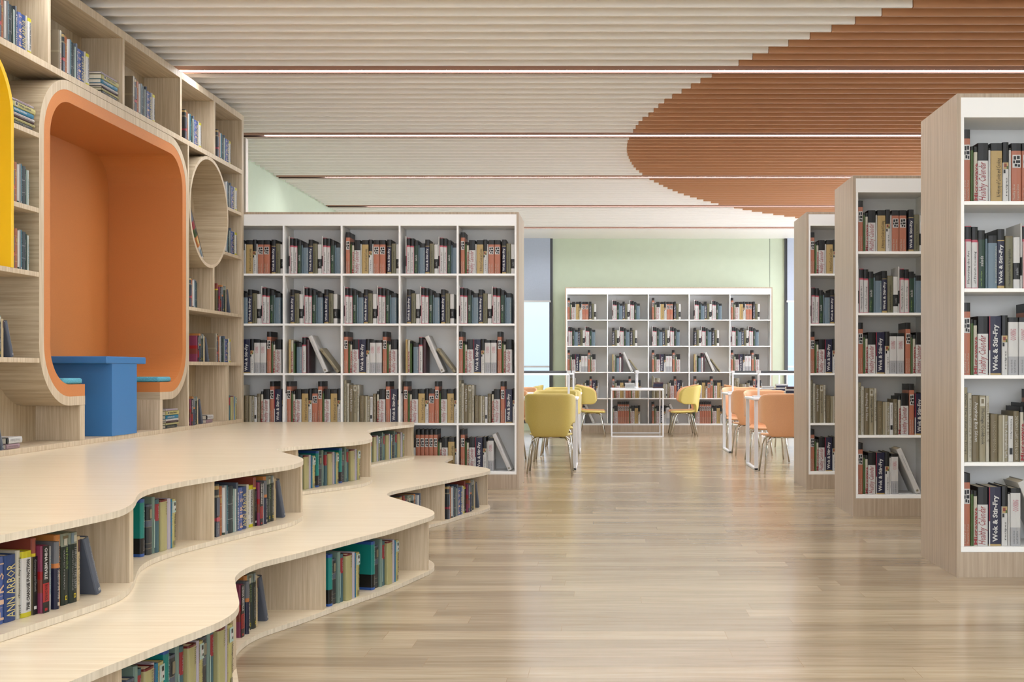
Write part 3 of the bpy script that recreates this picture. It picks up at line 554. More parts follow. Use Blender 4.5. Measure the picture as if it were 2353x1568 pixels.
def shell(po, pi, xf, xb, mat, closed=False):
    m = MB(); N = len(po); k = m.mi(mat)
    m.v = [(xf, y, z+1) for y, z in po]+[(xf, y, z+1) for y, z in pi]+[(xb, y, z+1) for y, z in po]+[(xb, y, z+1) for y, z in pi]
    R_ = range(N) if closed else range(N-1)
    for i in R_:
        j = (i+1) % N
        for q in ((i, j, N+j, N+i), (2*N+i, 3*N+i, 3*N+j, 2*N+j), (i, 2*N+i, 2*N+j, j), (N+i, N+j, 3*N+j, 3*N+i)):
            m.f.append(q); m.m.append(k); m.smooth.append(False)
    if not closed:
        for i in (0, N-1): m.f.append((i, N+i, 3*N+i, 2*N+i)); m.m.append(k); m.smooth.append(False)
    return m
CUT = (6.577, 7.686); XN = -3.579
L0 = loop(NY0, NY1, NZ0, NZ1, NR, CUT); L1 = loop(NY0+.052, NY1-.052, NZ0+.052, NZ1-.052, NR-.052, CUT); L2 = loop(NY0+.121, NY1-.121, NZ0+.121, NZ1-.121, NR-.121, CUT)
ni = empty('reading_niche', 'rounded orange padded reading niche with two benches set into the wall bookcase', 'niche', (-A-.2, 7.1, .8))
m = shell(L0, L1, -A+.001, XN, ASH); regrain(m, True); part(m, 'wood_surround', ni, True); OCC.append(m)
m = shell(L1, L2, -A, XN, ORNG); lining = part(m, 'orange_lining', ni, True); OCC.append(m)
m = MB(); m.box(XN-.02, XN, NY0, NY1, -.434+1, NZ1+1, ORNG); subpart(m, 'back_cushioning', lining); OCC.append(m)
ny = empty('arched_niche', 'golden yellow arched niche at the left edge standing on a wall shelf', 'niche', (-A-.12, 4.7, 1.53))
Y0a = loop(3.6, 5.779, .53, 1.645, .35, None, False); Y1a = loop(3.628, 5.751, .53, 1.617, .322, None, False)
m = shell(Y0a, Y1a, -A+.004, XB+.002, YELW); part(m, 'frame', ny, True); OCC.append(m)
m = MB(); m.prism([(0, 0)], 0, 0, YELW) if False else None
m.quad([(XB+.004, y, z+1) for y, z in Y1a], YELW); part(m, 'back', ny)
# round cubby
rc = [(8.648+.427*math.cos(2*PI*i/48), 1.2345-.016+.427*math.sin(2*PI*i/48)) for i in range(48)]
ri = [(8.648+.402*math.cos(2*PI*i/48), 1.2345-.016+.402*math.sin(2*PI*i/48)) for i in range(48)]
m = shell(rc, ri, -A+.003, XB, ASH, True); regrain(m, True); part(m, 'round_cubby', wu, True); OCC.append(m)
# white end of the partition behind the wall bookcase
b = MB(); b.box(-3.36, -3.24, 10.13, 10.2, 0, 3.1, pm('partition_paint', (196, 186, 176), .8)); structure(b, 'trim_1')
# table and cushions in the niche
tb = empty('niche_table', 'cobalt blue table with a slab leg between the niche benches', 'table', (-3.3, 7.1, .595))
XF = -A+.012
m = MB(); m.box(XF, XN+.002, 6.84, 7.425, 1.043, 1.0875, BLUE, .006); part(m, 'tabletop', tb); OCC.append(m)
m = MB(); m.box(XF-.004, XN+.002, 6.92, 7.287, .5955, 1.0425, BLUE); part(m, 'leg', tb); OCC.append(m)
def cushion(y0, y1, lab):
    bm = bmesh.new(); bmesh.ops.create_cube(bm, size=1)
    x0, x1, z0, z1 = -3.53, -A-.012, 1-.0785, 1-.043
    for v in bm.verts: v.co = Vector(((x0+x1)/2+v.co.x*(x1-x0), (y0+y1)/2+v.co.y*(y1-y0), (z0+z1)/2+v.co.z*(z1-z0)))
    bmesh.ops.bevel(bm, geom=bm.edges[:], offset=.014, segments=4, affect='EDGES', profile=.5)
    m = MB(); m.addbm(bm, TEALC, True); o = m.build('bench_cushion'); c = Vector(((x0+x1)/2, (y0+y1)/2, z0))*S
    o.data.transform(Matrix.Translation(-c)); o.location = c
    tag(o, lab, 'cushion', 'cushions on the niche benches')
cushion(6.345, 6.577, 'teal boucle seat cushion on the niche bench to the left of the blue table')
cushion(7.686, 7.92, 'teal boucle seat cushion on the niche bench to the right of the blue table')

# wall books
S1 = ['plaid', 'leather', 'whiteb', 'whtteal', 'tealthin', 'dkphoto', 'greent', 'mint', 'darkness', 'first', 'ann', 'creamt', 'change']
S1b = [('beigeb', 0, 0)]+[('plaid', .012, 0)]+S1[1:]
S3 = [('olivet', 0, 0), ('china', .004, .014), ('is_your', .002, .012), ('secrets', .004, .016), 'bob', 'focus', 'lens', 'christ', ('leans', .075, 0, 19.5)]
S4 = ['charc', 'ggrey', ('tealred', .004, .004), ('butter', .002, .012), ('lilac', .002, .012), ('antb', 0, .01), ('herit', 0, .01)]
S4T = ['tealbig']+S4
STK = ['s_lil', 's_her', 's_any', 's_pnk', 's_dk', 's_but', 's_grn']
XBK = -A-.012
WG = 'books in the wall bookcase'
def wrow(items, y, z, cell, grp=WG): return row(items, XBK, y, z+1, PI/2, (cell, 'wall bookcase'), group=grp)
def wstack(items, y, z, cell): return stack(items, XBK, y, z+1, PI/2, (cell, 'wall bookcase'), group=WG)
wrow(S1b, 5.62, 1.684, 'top cubby at the left edge')
wrow(S1b, 4.7, 1.684, 'top cubby beyond the left edge')
wrow(S1b, 6.29, 1.684, 'second top cubby over the niche'); wstack(STK, 6.82, 1.684, 'second top cubby over the niche')
wrow(S1b, 7.275, 1.684, 'third top cubby over the niche')
wrow(S1, 8.175, 1.684, 'fourth top cubby'); wrow(S1, 8.855, 1.684, 'last top cubby')
wstack(STK, 5.785, 1.279, 'narrow cubby beside yellow niche')
wrow(S1[:8], 5.785, .875, 'upper narrow cubby beside yellow niche'); wrow(S1[:8], 5.785, .53, 'lower narrow cubby beside yellow niche')
wrow(S3, 5.495, .068, 'cubby below the yellow niche'); wrow(S1b, 5.0, .068, 'cubby below the yellow niche')
wrow(S3, 5.4, -.405, 'bottom cubby at the left edge'); wstack(['whiteend', 'pinkb'], 5.735, -.405, 'bottom cubby at the left edge')
wrow(S1[2:], 9.06, 1.324, 'upper cubby right of round hole'); wrow(S1[2:], 9.06, .9555, 'lower cubby right of round hole')
wrow(S1[:7], 8.27, .47, 'cubby under the round hole'); wrow(S3, 8.86, .47, 'cubby lower right of round hole')
wrow(S3[1:], 8.385, .067, 'wide cubby right of the niche'); wrow(S1b, 8.815, .067, 'wide cubby right of the niche')
wrow(S3, 8.235, -.405, 'bottom cubby right of the niche'); wstack(['whiteend', 'pinkb'], 8.62, -.405, 'bottom cubby right of the niche')
wrow(S4[2:], 9.13, -.405, 'last bottom cubby')
wstack(['s_lil', 's_her', 's_any', 's_pnk', 's_dk', 's_but', 's_grn'], 7.82, -.405, 'bottom cubby under the niche bench')
put('comic', XBK-.005, 8.53, .84+1, PI/2, ('round hole', 'wall bookcase'), math.radians(38), False, WG)

# ------------------------------------------------------------------ stepped platform with wavy edges
UP = [(-1.614, 9.478), (-1.556, 9.182), (-1.54, 9.034), (-1.622, 8.806), (-1.699, 8.467), (-1.722, 8.255), (-1.712, 8.07), (-1.664, 7.877), (-1.6, 7.646), (-1.539, 7.418), (-1.505, 7.274), (-1.483, 7.153), (-1.479, 7.023), (-1.496, 6.889), (-1.54, 6.785), (-1.607, 6.691), (-1.668, 6.581), (-1.728, 6.482), (-1.787, 6.39), (-1.815, 6.268), (-1.81, 6.182), (-1.781, 6.094), (-1.721, 5.984), (-1.644, 5.849), (-1.575, 5.724), (-1.519, 5.615), (-1.478, 5.507), (-1.455, 5.417), (-1.442, 5.329), (-1.437, 5.225), (-1.444, 5.138), (-1.473, 5.028), (-1.51, 4.935), (-1.588, 4.658), (-1.647, 4.445), (-1.669, 4.275), (-1.675, 4.133), (-1.659, 4.018), (-1.622, 3.893), (-1.581, 3.784), (-1.545, 3.677), (-1.52, 3.576), (-1.507, 3.491), (-1.511, 3.417), (-1.534, 3.268), (-1.561, 3.129), (-1.578, 3.041), (-1.594, 2.959), (-1.63, 2.75), (-1.66, 2.5), (-1.66, 2.2), (-1.6, 1.9), (-1.55, 1.6), (-1.6, 1.2), (-1.7, .8), (-1.8, .4)]
LO = [(-1.29, 9.478), (-1.256, 9.318), (-1.264, 9.188), (-1.269, 9.028), (-1.266, 8.889), (-1.253, 8.798), (-1.233, 8.729), (-1.191, 8.661), (-1.135, 8.589), (-1.065, 8.509), (-0.994, 8.44), (-0.922, 8.352), (-0.872, 8.271), (-0.838, 8.173), (-0.825, 8.096), (-0.823, 8.029), (-0.837, 7.941), (-0.879, 7.791), (-0.953, 7.608), (-1.004, 7.432), (-1.056, 7.283), (-1.106, 7.14), (-1.152, 6.995), (-1.2, 6.869), (-1.244, 6.742), (-1.264, 6.67), (-1.271, 6.588), (-1.264, 6.514), (-1.246, 6.442), (-1.213, 6.371), (-1.167, 6.289), (-1.09, 6.155), (-1.004, 6.002), (-0.94, 5.881), (-0.896, 5.787), (-0.868, 5.707), (-0.855, 5.641), (-0.85, 5.576), (-0.857, 5.502), (-0.879, 5.419), (-0.963, 5.07), (-1.027, 4.909), (-1.085, 4.745), (-1.137, 4.603), (-1.194, 4.431), (-1.252, 4.289), (-1.284, 4.206), (-1.299, 4.122), (-1.302, 4.035), (-1.293, 3.947), (-1.28, 3.884), (-1.259, 3.824), (-1.216, 3.706), (-1.172, 3.586), (-1.14, 3.5), (-1.123, 3.45), (-1.108, 3.389), (-1.099, 3.331), (-1.096, 3.264), (-1.1, 3.191), (-1.121, 3.093), (-1.144, 3.008), (-1.163, 2.921), (-1.186, 2.812), (-1.209, 2.714), (-1.25, 2.5), (-1.27, 2.3), (-1.25, 2.0), (-1.15, 1.7), (-1.1, 1.4), (-1.15, 1.0), (-1.3, .6), (-1.4, .4)]
def smooth(pts, it=2):
    for _ in range(it):
        q = [pts[0]]
        for a_, b_ in zip(pts, pts[1:]): q += [(a_[0]*.75+b_[0]*.25, a_[1]*.75+b_[1]*.25), (a_[0]*.25+b_[0]*.75, a_[1]*.25+b_[1]*.75)]
        q.append(pts[-1]); pts = q
    return pts
def edge_x(pts, y):
    for (xa, ya), (xb_, yb_) in zip(pts, pts[1:]):
        if yb_ <= y <= ya: return xa+(xb_-xa)*(ya-y)/max(ya-yb_, 1e-6)
    return pts[0][0]
def tier(pts, z0, z1, back, label, divs, name):
    e = empty('reading_step', label, 'step', (-1.8, 5, z0))
    P_ = smooth(pts)[::-1]
    poly = P_+[(-3.6, P_[-1][1]), (-3.6, P_[0][1])]
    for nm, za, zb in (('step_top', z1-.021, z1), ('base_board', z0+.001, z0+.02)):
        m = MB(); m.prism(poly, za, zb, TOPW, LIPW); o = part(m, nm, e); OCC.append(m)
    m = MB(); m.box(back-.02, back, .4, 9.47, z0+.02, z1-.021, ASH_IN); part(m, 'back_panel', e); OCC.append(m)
    for d in divs:
        x = edge_x(pts, d)-.012
        m = MB(); m.box(back, x, d-.001, d+.03, z0+.02, z1-.021, ASH); part(m, 'divider', e); OCC.append(m)
    return e
tier(UP, .283, .566, -2.12, 'upper maple reading step with wavy edge and bookshelves underneath, against the wall bookcase', [.95, 1.86, 2.77, 3.685, 4.61, 5.515, 6.44, 7.36, 8.27, 9.18], 'u')
tier(LO, 0., .283, -1.62, 'lower maple reading step with wavy edge and bookshelves underneath, resting on the floor', [.95, 1.86, 2.775, 3.66, 4.6, 5.51, 6.43, 7.335, 8.19, 9.12], 'l')
def prow(items, xs, ys, xe, ye, z, cell, tier_):
    row(items, xs, ys, z, math.atan2(ye-ys, xe-xs), (cell, tier_), group='books under the %s' % tier_)
UZ, LZ = .303, .02
U_, L_ = 'upper step', 'lower step'
S1x = [('beigeb', 0, 0)]+S1
dx, dy = .193, .981
sta = sum(BT[t][0] for t in S1[:10])*1.012+.01
prow(S1+[('olivet', 0, 0)]+S3[1:], -1.652-dx*sta, 3.096-dy*sta, -1.652, 3.096, UZ, 'front-left opening', U_)
prow(['tealbig', ('charc', .012, 0)]+S4[1:]+[], -1.728, 4.19, -1.69, 4.6, UZ, 'second opening', U_)
prow(S4, -1.76, 3.75, -1.72, 4.0, UZ, 'second opening', U_)
prow([('plaid', 0, 0)]+S1[1:]+S3, -1.626, 4.69, -1.52, 5.3, UZ, 'third opening, under the rounded tip', U_)
prow(['tealbig', ('charc', .02, 0)]+S4[1:]+[('tealbig', .01, .01), ('charc', .01, 0)]+S4[1:]+[('tealbig', .006, .01), ('charc', .01, 0)]+S4[1:], -1.81, 6.44, -1.57, 7.2, UZ, 'opening behind the first notch', U_)
prow(['tealbig', ('charc', .01, 0)]+S4[1:]+[('charc', .02, 0)]+S4[1:]+[('charc', .02, 0)]+S4[1:], -1.80, 8.42, -1.64, 9.1, UZ, 'farthest opening by the long bookcase', U_)
prow(S1[:6], -1.9, 5.6, -1.9, 6.1, UZ, 'hidden opening', U_)
prow(['charc', 'ggrey', 'tealred', ('butter', 0, .01), 'lilac', 'antb', 'herit', ('tealbig', .006, .0), 'charc', 'ggrey', ('tealred', .002, 0), ('butter', .004, .012), ('lilac', 0, .012), ('herit', 0, .01), ('charc', .012, 0), 'ggrey', ('tealred', .002, 0), ('butter', .004, .012), ('lilac', 0, .012), ('herit', 0, .01)], -1.215, 2.86, -1.165, 3.6, LZ, 'front opening at the picture edge', L_)
prow(['first', 'ann', 'creamt', 'change']+S3, -1.368, 3.95, -1.31, 4.48, LZ, 'opening inside the first notch', L_)
prow(['tealbig', ('charc', .004, -.01), 'ggrey', ('tealred', .004, 0), ('butter', .002, .01), ('lilac', 0, .01), ('antb', 0, .008), ('herit', 0, .008), ('tealbig', .12, .0), ('charc', .012, -.01), 'ggrey', ('tealred', .004, 0), ('butter', .002, .01), ('lilac', 0, .01), ('antb', 0, .008), ('herit', 0, .008)], -1.14, 4.655, -.935, 5.36, LZ, 'long opening before the rounded tip', L_)
prow(['whiteb', 'leather', 'plaid', ('olivet', .02, .0), 'china', 'christ', 'focus', 'lens', 'bob', ('greyb', .02, 0) if False else ('whtteal', .0, 0), 'is_your', 'whiteb', 'darkness'], -1.25, 6.72, -1.14, 7.1, LZ, 'opening behind the second notch', L_)
prow(S1+[('olivet', 0, 0)]+S3[1:], -1.03, 7.4, -.885, 8.09, LZ, 'far opening by the aisle', L_)
prow(S3[:8], -1.35, 8.3, -1.35, 8.9, LZ, 'last opening', L_)

# ------------------------------------------------------------------ reading tables with lamp bars
def ltable(x0, x1, y0, y1, side, label, lampl):
    e = empty('reading_table', label, 'table', ((x0+x1)/2, (y0+y1)/2, 0), 0, 'reading tables across the room')
    m = MB(); m.box(x0, x1, y0, y1, .7, .725, METALW, .008); part(m, 'tabletop', e); OCC.append(m)
    for x in (x0+.012, x1-.047):
        for y in (y0+.02, y1-.055):
            m = MB(); m.box(x, x+.035, y, y+.035, 0, .7, METALW, .003); part(m, 'leg', e)
        m = MB(); m.box(x, x+.035, y0+.02, y1-.02, .0005, .022, METALW, .003); part(m, 'foot_rail', e)
    l = empty('desk_lamp', lampl, 'lamp', ((x0+x1)/2, (y0+y1)/2, .725), 0, 'bar lamps on the reading tables')
    ym = (y0+y1)/2; xs = (x0+.1, x1-.1)
    for x in xs:
        m = MB(); m.box(x-.011, x+.011, ym-.011, ym+.011, .74, .985, METALW, .002); po = part(m, 'post', l)
        m = MB(); m.box(x-.06, x+.06, ym-.05, ym+.05, .7255, .74, METALW, .003); subpart(m, 'base', po)
        m = MB(); m.box(x-.02, x+.02, ym-.032, ym+.032, .972, 1.0, METALW, .003); subpart(m, 'clamp', po)
    m = MB(); m.tube([(x0+.12, ym, .985), (x1-.12, ym, .985)], .014, DARKM, 10); part(m, 'bar', l)
    m = MB(); m.box(x0+.1, x1-.1, ym-.03, ym+.03, .953, .968, pm('lamp_white', (245, 245, 245), .4, emit=(255, 252, 246), estr=1.2), .003); part(m, 'light_strip', l)
ltable(-2.1, -.275, 11.25, 12.0, -1, 'white reading table to the left of the aisle, nearer of the two there', 'bar lamp on the nearer table left of the aisle')
ltable(-2.1, -.29, 13.55, 14.3, -1, 'white reading table to the left of the aisle, farther of the two there', 'bar lamp on the farther table left of the aisle')
ltable(1.49, 3.35, 11.25, 12.0, 1, 'white reading table to the right of the aisle, nearer of the two there', 'bar lamp on the nearer table right of the aisle')
ltable(1.49, 3.35, 13.6, 14.35, 1, 'white reading table to the right of the aisle, farther of the two there', 'bar lamp on the farther table right of the aisle')
def etable(x0, label, lampl):
    x1 = x0+.793; y0, y1 = 16.91, 17.93
    e = empty('side_table', label, 'table', ((x0+x1)/2, (y0+y1)/2, 0), 0, 'small tables in front of the back bookcase')
    m = MB(); m.box(x0-.005, x1+.005, y0, y1, .697, .728, METALW, .01); part(m, 'tabletop', e); OCC.append(m)
    for y in (y0+.01, y1-.035):
        for x in (x0, x1-.02):
            m = MB(); m.box(x, x+.02, y, y+.02, 0, .697, METALW, .003); part(m, 'leg', e)
        m = MB(); m.box(x0+.02, x1-.02, y, y+.02, .0005, .016, METALW, .002); part(m, 'foot_rail', e)
    l = empty('desk_lamp', lampl, 'lamp', (x0+.4, (y0+y1)/2, .728), 0, 'bar lamps on the small tables'); xm = x0+.402
    for y in (y0+.12, y1-.12):
        m = MB(); m.box(xm-.009, xm+.009, y-.011, y+.011, .745, .97, METALW, .002); po = part(m, 'post', l)
        m = MB(); m.box(xm-.03, xm+.03, y-.03, y+.03, .7285, .745, METALW, .003); subpart(m, 'base', po)
    m = MB(); m.tube([(xm, y0+.08, .976), (xm, y1-.08, .976)], .03, METALW, 8); part(m, 'bar', l)
etable(.092, 'small white table with thin metal frame in front of the back bookcase', 'slim white lamp seen end-on over the small table before the back bookcase')
etable(2.36, 'small white table before the back bookcase, behind the right-hand reading tables', 'white lamp on the table behind the right-hand reading tables')
def pile(items, x, y, z, cell, tiername, rz=0.): stack(items, x, y, z, rz, (cell, tiername), group='books piled on the tables')
pile(['s_wh', 's_wh', 's_wh', 's_wh'], .30, 17.2, .7285, 'left pile', 'small far table')
pile(['s_mr', 's_nv', 's_nv', 's_mr'], .735, 17.25, .7285, 'right pile', 'small far table')
pile(['s_wh', 's_wh', 's_nv', 's_wh'], 1.93, 13.8, .7255, 'first pile', 'farther right table')
pile(['s_wh', 's_nv', 's_wh', 's_nv', 's_wh'], 2.14, 14.1, .7255, 'taller pile', 'farther right table')
pile(['s_mr', 's_wh', 's_nv', 's_wh', 's_wh'], 1.88, 11.7, .7255, 'pile', 'nearer right table')

# ------------------------------------------------------------------ chairs
def chair_mesh(mat):
    """shell: origin at floor under the seat centre, faces +y"""
    # plan path of the wraparound back
    path = []; r = .13; hw = .232; yb = -.205; fw = .085
    for i in range(5): path.append((-hw, fw-(fw-(yb+r))*i/4))
    for i in range(1, 9): a = PI+PI/2*i/8; path.append((-hw+r+r*math.cos(a), yb+r+r*math.sin(a)))
    n_ = 8
    for i in range(1, n_): path.append((-hw+r+(2*hw-2*r)*i/n_, yb))
    path += [(-x, y) for x, y in path[:13][::-1]]
    d = [0]
    for a_, b_ in zip(path, path[1:]): d.append(d[-1]+math.dist(a_, b_))
    Lh = d[-1]/2
    me = MB(); k = me.mi(mat); NZ = 12; cols = len(path)
    def sst(t): t = max(0, min(1, t)); return t*t*(3-2*t)
    for (x, y), dd in zip(path, d):
        s = abs(dd-Lh); e = Lh-s
        zb = .362+.13*sst((s-.165)/.055)
        zt = .782-.055*sst((s-.16)/(Lh-.16))
        rc = .07   # rounded wing corner
        if e < rc: q = rc-math.sqrt(max(0, rc*rc-(rc-e)**2)); zt -= q; zb += q*.8
        for j in range(NZ+1):
            t = j/NZ; z = zb+(zt-zb)*t
            lean_ = -.05*((z-.36)/.42)**1.5 if z > .36 else 0
            fl = 1+.02*(z-.5)/.3
            # draw the narrow foot of the back in towards the seat
            tuck = max(0, (.47-z)/.11); tuck = min(1, tuck)
            me.v.append((x*fl, y+lean_+.02*tuck*tuck, z))
    for i in range(cols-1):
        for j in range(NZ):
            a0 = i*(NZ+1)+j; me.f.append((a0, a0+NZ+1, a0+NZ+2, a0+1)); me.m.append(k); me.smooth.append(True)
    return me
def seat_mesh(mat):
    m = MB(); bm = bmesh.new(); bmesh.ops.create_grid(bm, x_segments=8, y_segments=8, size=.5)
    for v in bm.verts:
        u, w_ = v.co.x*2, v.co.y*2
        wd = .155+.055*(w_+1)/2*1.15
        x = u*math.sqrt(1-.42*w_*w_*.5)*wd; y = w_*math.sqrt(1-.35*u*u*.5)*.2
        v.co = Vector((x*1.08, y*1.02-.0, .372+.012*abs(u)**2-.008*(w_+1)*.5+(.03*max(0, -w_-.6))))
    m.addbm(bm, mat, True); return m
def mk_solid(o, th):
    md = o.modifiers.new('solid', 'SOLIDIFY'); md.thickness = th*S; md.offset = 0
    sb = o.modifiers.new('sub', 'SUBSURF'); sb.levels = 1; sb.render_levels = 1
CH = {}
def bake(mb, name, th):
    o = mb.build(name); mk_solid(o, th)
    dg = bpy.context.evaluated_depsgraph_get(); me = bpy.data.meshes.new_from_object(o.evaluated_get(dg)); bpy.data.objects.remove(o); me.name = name
    for p in me.polygons: p.use_smooth = True
    return me
legs = []
for sx, sy in ((-1, -1), (1, -1), (-1, 1), (1, 1)):
    m = MB(); m.tube([(sx*.1, sy*.07, .352), (sx*.145, sy*.1, .35), (sx*.172, sy*.125, .325), (sx*.185, sy*.14, .27), (sx*.215, sy*.195, .004)], .0095, CHROME, 8); legs.append(m.mesh('leg'))
m = MB()
rg = [(-.1, -.07), (.1, -.07), (.1, .07), (-.1, .07), (-.1, -.07)]
m.tube([(x, y, .352) for x, y in rg], .0085, CHROME, 6); m.box(-.08, .08, -.06, .06, .35, .364, CHROME); frame_me = m.mesh('seat_frame')
for nm, mt in (('y', CHY), ('o', CHO)):
    CH[nm] = (bake(chair_mesh(mt), 'backrest', .02), bake(seat_mesh(mt), 'seat', .026))
def chair(colr, x, y, rz, label, group):
    e = empty('wraparound_chair', label, 'chair', (x, y, 0), rz, group)
    link('backrest', CH[colr][0], e); link('seat', CH[colr][1], e); link('seat_frame', frame_me, e)
    for l in legs: link('leg', l, e)
    OCC.append(('box', x-.22, x+.22, y-.05, y+.05, .36, .77))
G1 = 'yellow chairs left of the aisle'; G2 = 'peach chairs right of the aisle'; G3 = 'chairs at the small back tables'
chair('y', -.53, 10.95, 0, 'yellow wraparound chair with its back to us, nearest left of the aisle', G1)
chair('y', -.555, 12.38, PI, 'yellow chair facing us across the nearer left reading table', G1)
chair('y', -.53, 13.27, 0, 'yellow chair with its back to us at the farther left reading table', G1)
chair('y', -.553, 14.72, PI, 'yellow chair facing us across the farther left reading table', G1)
chair('o', -1.10, 12.38, PI, 'peach chair half hidden beside the long bookcase at the nearer left table', 'peach chairs left of the aisle')
chair('o', -1.14, 14.72, PI, 'peach chair half hidden beside the long bookcase at the farther left table', 'peach chairs left of the aisle')
chair('o', 1.745, 10.95, 0, 'peach wraparound chair with its back to us, nearest right of the aisle', G2)
chair('o', 1.785, 12.38, PI, 'peach chair facing us across the nearer right reading table', G2)
chair('o', 1.74, 13.3, 0, 'peach chair with its back to us at the farther right reading table', G2)
chair('o', 1.79, 14.75, PI, 'peach chair facing us across the farther right reading table', G2)
chair('y', 2.42, 14.75, PI, 'yellow chair facing us behind the book piles on the farther right table', G2)
chair('y', -.19, 17.1, -PI/2, 'yellow chair seen side-on left of the small back table, nearer of two', G3)
chair('o', -.19, 17.62, -PI/2, 'peach chair mostly hidden behind the side-on yellow chair left of the small table', G3)
chair('y', 1.2, 17.1, PI/2, 'yellow chair seen side-on right of the small back table, nearer of two', G3)
chair('o', 1.2, 17.62, PI/2, 'peach chair mostly hidden behind the side-on yellow chair right of the small table', G3)
chair('y', -1.2, 17.1, PI/2, 'yellow chair back peeking out beside the long bookcase under the left window', G3)
chair('o', 2.12, 17.45, -PI/2, 'peach chair peeking out behind the farther right reading table', G3)

# ------------------------------------------------------------------ books: estimate what shows, build the largest 300 singly, the rest as one mass
verts, polys = [], []
def addbox(x0, x1, y0, y1, z0, z1):
    n = len(verts)
    verts.extend([(x, y, z) for z in (z0, z1) for y in (y0, y1) for x in (x0, x1)])
    for q in ((0, 2, 3, 1), (4, 5, 7, 6), (0, 1, 5, 4), (2, 6, 7, 3), (0, 4, 6, 2), (1, 3, 7, 5)): polys.append(tuple(n+i for i in q))
for oc in OCC:
    if isinstance(oc, tuple): addbox(*oc[1:])
    else:
        n = len(verts); verts.extend(oc.v); polys.extend(tuple(n+i for i in f_) for f_ in oc.f)
for ty, M, cell, grp in BOOKS:
    w, h, d = BT[ty][:3]; n = len(verts)
    verts.extend([tuple(M @ Vector((x, y, z))) for z in (0, h) for y in (0, d) for x in (0, w)])
    for q in ((0, 2, 3, 1), (4, 5, 7, 6), (0, 1, 5, 4), (2, 6, 7, 3), (0, 4, 6, 2), (1, 3, 7, 5)): polys.append(tuple(n+i for i in q))
bvh = BVHTree.FromPolygons(verts, polys)
eye = Vector((0, 0, 1))
def pix(p):
    if p.y < .1: return (-1e4, -1e4)
    return (1390+F*p.x/p.y, 852-F*(p.z-1)/p.y)
def score(ty, M):
    w, h, d = BT[ty][:3]; tot = 0.
    faces = [((0, -.004), (w, -.004), 5, 3)]
    inv = M.inverted() @ eye
    if inv.x > w: faces.append(((w+.001, 0), (w+.001, d), 5, 3))
    if inv.x < 0: faces.append(((-.001, 0), (-.001, d), 5, 3))
    for (a_, b_, nz, nx) in faces:
        c4 = [pix(M @ Vector((a_[0], a_[1], 0))), pix(M @ Vector((b_[0], b_[1], 0))), pix(M @ Vector((b_[0], b_[1], h))), pix(M @ Vector((a_[0], a_[1], h)))]
        area = abs(sum(c4[i][0]*c4[(i+1) % 4][1]-c4[(i+1) % 4][0]*c4[i][1] for i in range(4)))/2
        hit = 0
        for i in range(nz):
            for j in range(nx):
                u = (j+.5)/nx; p = M @ Vector((a_[0]+(b_[0]-a_[0])*u, a_[1]+(b_[1]-a_[1])*u, h*(i+.5)/nz))
                q = pix(p)
                if not (0 <= q[0] <= 2353 and 0 <= q[1] <= 1568): continue
                dv = p-eye; L_n = dv.length
                r_ = bvh.ray_cast(eye, dv.normalized(), L_n-.003)
                if r_[0] is None: hit += 1
        tot += area*hit/(nz*nx)
    return tot
sc_ = [(score(ty, M), i) for i, (ty, M, c, g) in enumerate(BOOKS)]
order = sorted(sc_, reverse=True)
single = set(i for s_, i in order[:300] if s_ > 20)
print('BOOKS total', len(BOOKS), 'visible', sum(1 for s_ in sc_ if s_[0] > 4), 'single', len(single), 'cut', order[299][0])
# labels that single each book out
UN = {'wall bookcase': 'of wall bookcase'}
count = {}
for i in sorted(range(len(BOOKS))):
    ty, M, (cell, unit), g = BOOKS[i]; count.setdefault((BT[ty][5], cell, unit), []).append(i)
def ordinal(k, n, flatb):
    if n == 2: return ('lower' if k else 'upper') if flatb else ('right of two' if k else 'left of two')
    if k == 0: return 'topmost' if flatb else 'leftmost of %d' % n
    if k == n-1: return 'lowest' if flatb else 'rightmost of %d' % n
    return ['', 'second', 'third', 'fourth', 'fifth', 'sixth'][k]+(' from top' if flatb else ' from left')
LAB = {}
for (look, cell, unit), ids in count.items():
    for k, i in enumerate(ids):
        flatb = 'lying flat' in look
        lb = look+(', '+ordinal(k, len(ids), flatb) if len(ids) > 1 else '')+', '+cell+', '+unit
        LAB[i] = lb
SM = Matrix.Diagonal((1, 1, 1, 1))
for i in sorted(single):
    ty, M, cell, grp = BOOKS[i]
    b3 = bmesh_for(ty)
    Ms = M.copy(); Ms.translation = M.translation*S
    big = M.translation.y < 7.6 or 'step' in cell[1] or cell[1] == 'wall bookcase'
    if big:
        if b3[3] is None: b3[3] = b3[0].mesh('cover'); b3[4] = b3[1].mesh('pages')
        e = bpy.data.objects.new('book', None); COL.objects.link(e); e.empty_display_size = .05; e.matrix_world = Ms
        link('cover', b3[3], e); link('pages', b3[4], e)
    else:
        if b3[5] is None: b3[5] = b3[2].mesh('book')
        e = link('book', b3[5]); e.matrix_world = Ms
    tag(e, LAB[i], 'book', grp)
rest = MB()
for i, (ty, M, cell, grp) in enumerate(BOOKS):
    if i in single: continue
    q = bmesh_for(ty)[2]; n = len(rest.v)
    far_hidden = sc_[i][0] <= 0
    rest.v += [tuple(M @ Vector(v)) for v in q.v]
    mp_ = [rest.mi(x) for x in q.mats]
    rest.f += [tuple(n+a for a in f_) for f_ in q.f]; rest.m += [mp_[a] for a in q.m]; rest.smooth += q.smooth
o = rest.build('books'); tag(o, 'rows of small and half-hidden books filling the remaining shelves', 'books', None, 'stuff')

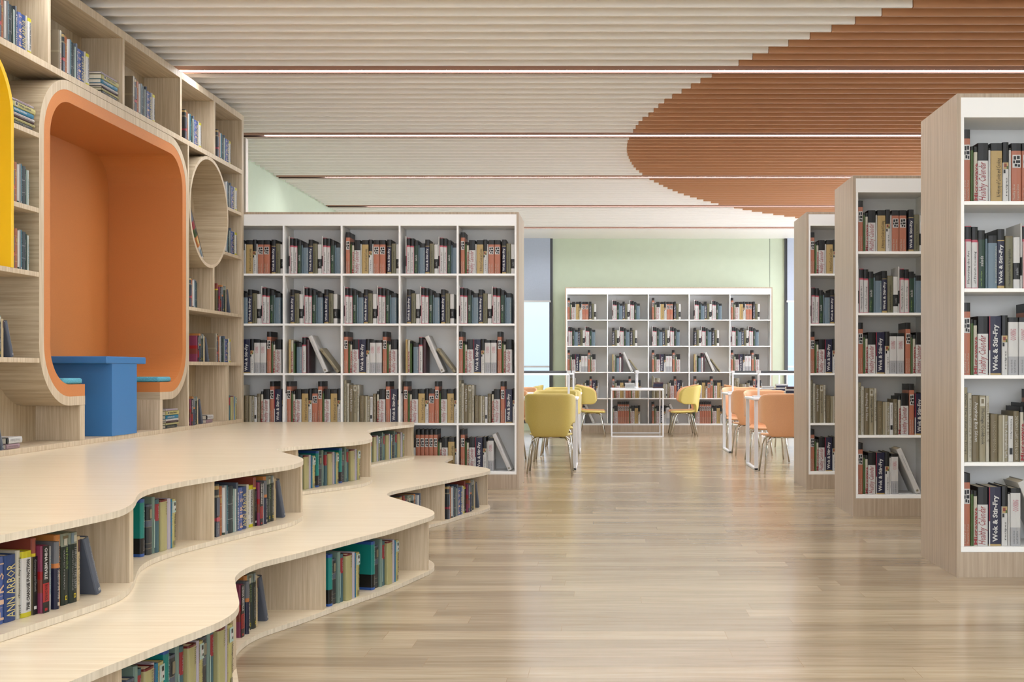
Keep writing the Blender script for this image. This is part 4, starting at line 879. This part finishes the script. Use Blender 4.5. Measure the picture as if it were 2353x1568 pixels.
# ------------------------------------------------------------------ light
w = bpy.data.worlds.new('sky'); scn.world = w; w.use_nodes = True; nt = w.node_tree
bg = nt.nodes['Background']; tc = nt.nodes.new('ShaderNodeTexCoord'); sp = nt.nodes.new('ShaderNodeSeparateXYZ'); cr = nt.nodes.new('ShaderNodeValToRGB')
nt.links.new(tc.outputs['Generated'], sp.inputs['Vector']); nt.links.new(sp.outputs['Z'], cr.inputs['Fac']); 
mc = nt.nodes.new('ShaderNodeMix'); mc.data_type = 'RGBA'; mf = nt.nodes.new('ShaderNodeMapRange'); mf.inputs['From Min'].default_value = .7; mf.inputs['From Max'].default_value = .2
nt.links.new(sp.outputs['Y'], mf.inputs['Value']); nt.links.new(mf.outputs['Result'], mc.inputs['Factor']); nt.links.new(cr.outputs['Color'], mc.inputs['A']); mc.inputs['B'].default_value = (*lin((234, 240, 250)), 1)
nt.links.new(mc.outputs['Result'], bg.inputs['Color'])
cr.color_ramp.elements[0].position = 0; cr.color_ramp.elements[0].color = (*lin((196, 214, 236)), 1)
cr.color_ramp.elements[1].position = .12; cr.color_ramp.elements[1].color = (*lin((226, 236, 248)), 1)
# sky made brighter behind the camera, added fill through the hall's open rear side
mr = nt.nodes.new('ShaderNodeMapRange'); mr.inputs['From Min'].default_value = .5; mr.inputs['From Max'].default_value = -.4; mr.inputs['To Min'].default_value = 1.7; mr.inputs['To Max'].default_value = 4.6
mr2 = nt.nodes.new('ShaderNodeMapRange'); mr2.inputs['From Min'].default_value = .45; mr2.inputs['From Max'].default_value = .8; mr2.inputs['To Min'].default_value = 0; mr2.inputs['To Max'].default_value = 8  # extra sky strength added on the right to brighten the far ceiling
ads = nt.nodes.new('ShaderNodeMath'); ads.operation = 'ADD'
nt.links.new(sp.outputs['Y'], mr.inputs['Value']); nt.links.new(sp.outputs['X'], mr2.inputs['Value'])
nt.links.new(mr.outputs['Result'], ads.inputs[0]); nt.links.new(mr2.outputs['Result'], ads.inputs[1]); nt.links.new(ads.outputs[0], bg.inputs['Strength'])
scn.view_settings.view_transform = 'Standard'; scn.view_settings.look = 'None'; scn.view_settings.gamma = 1; scn.view_settings.exposure = -0.2
scn.cycles.max_bounces = 8; scn.cycles.diffuse_bounces = 5; scn.cycles.glossy_bounces = 4; scn.cycles.sample_clamp_indirect = 6
scn.cycles.use_denoising = True
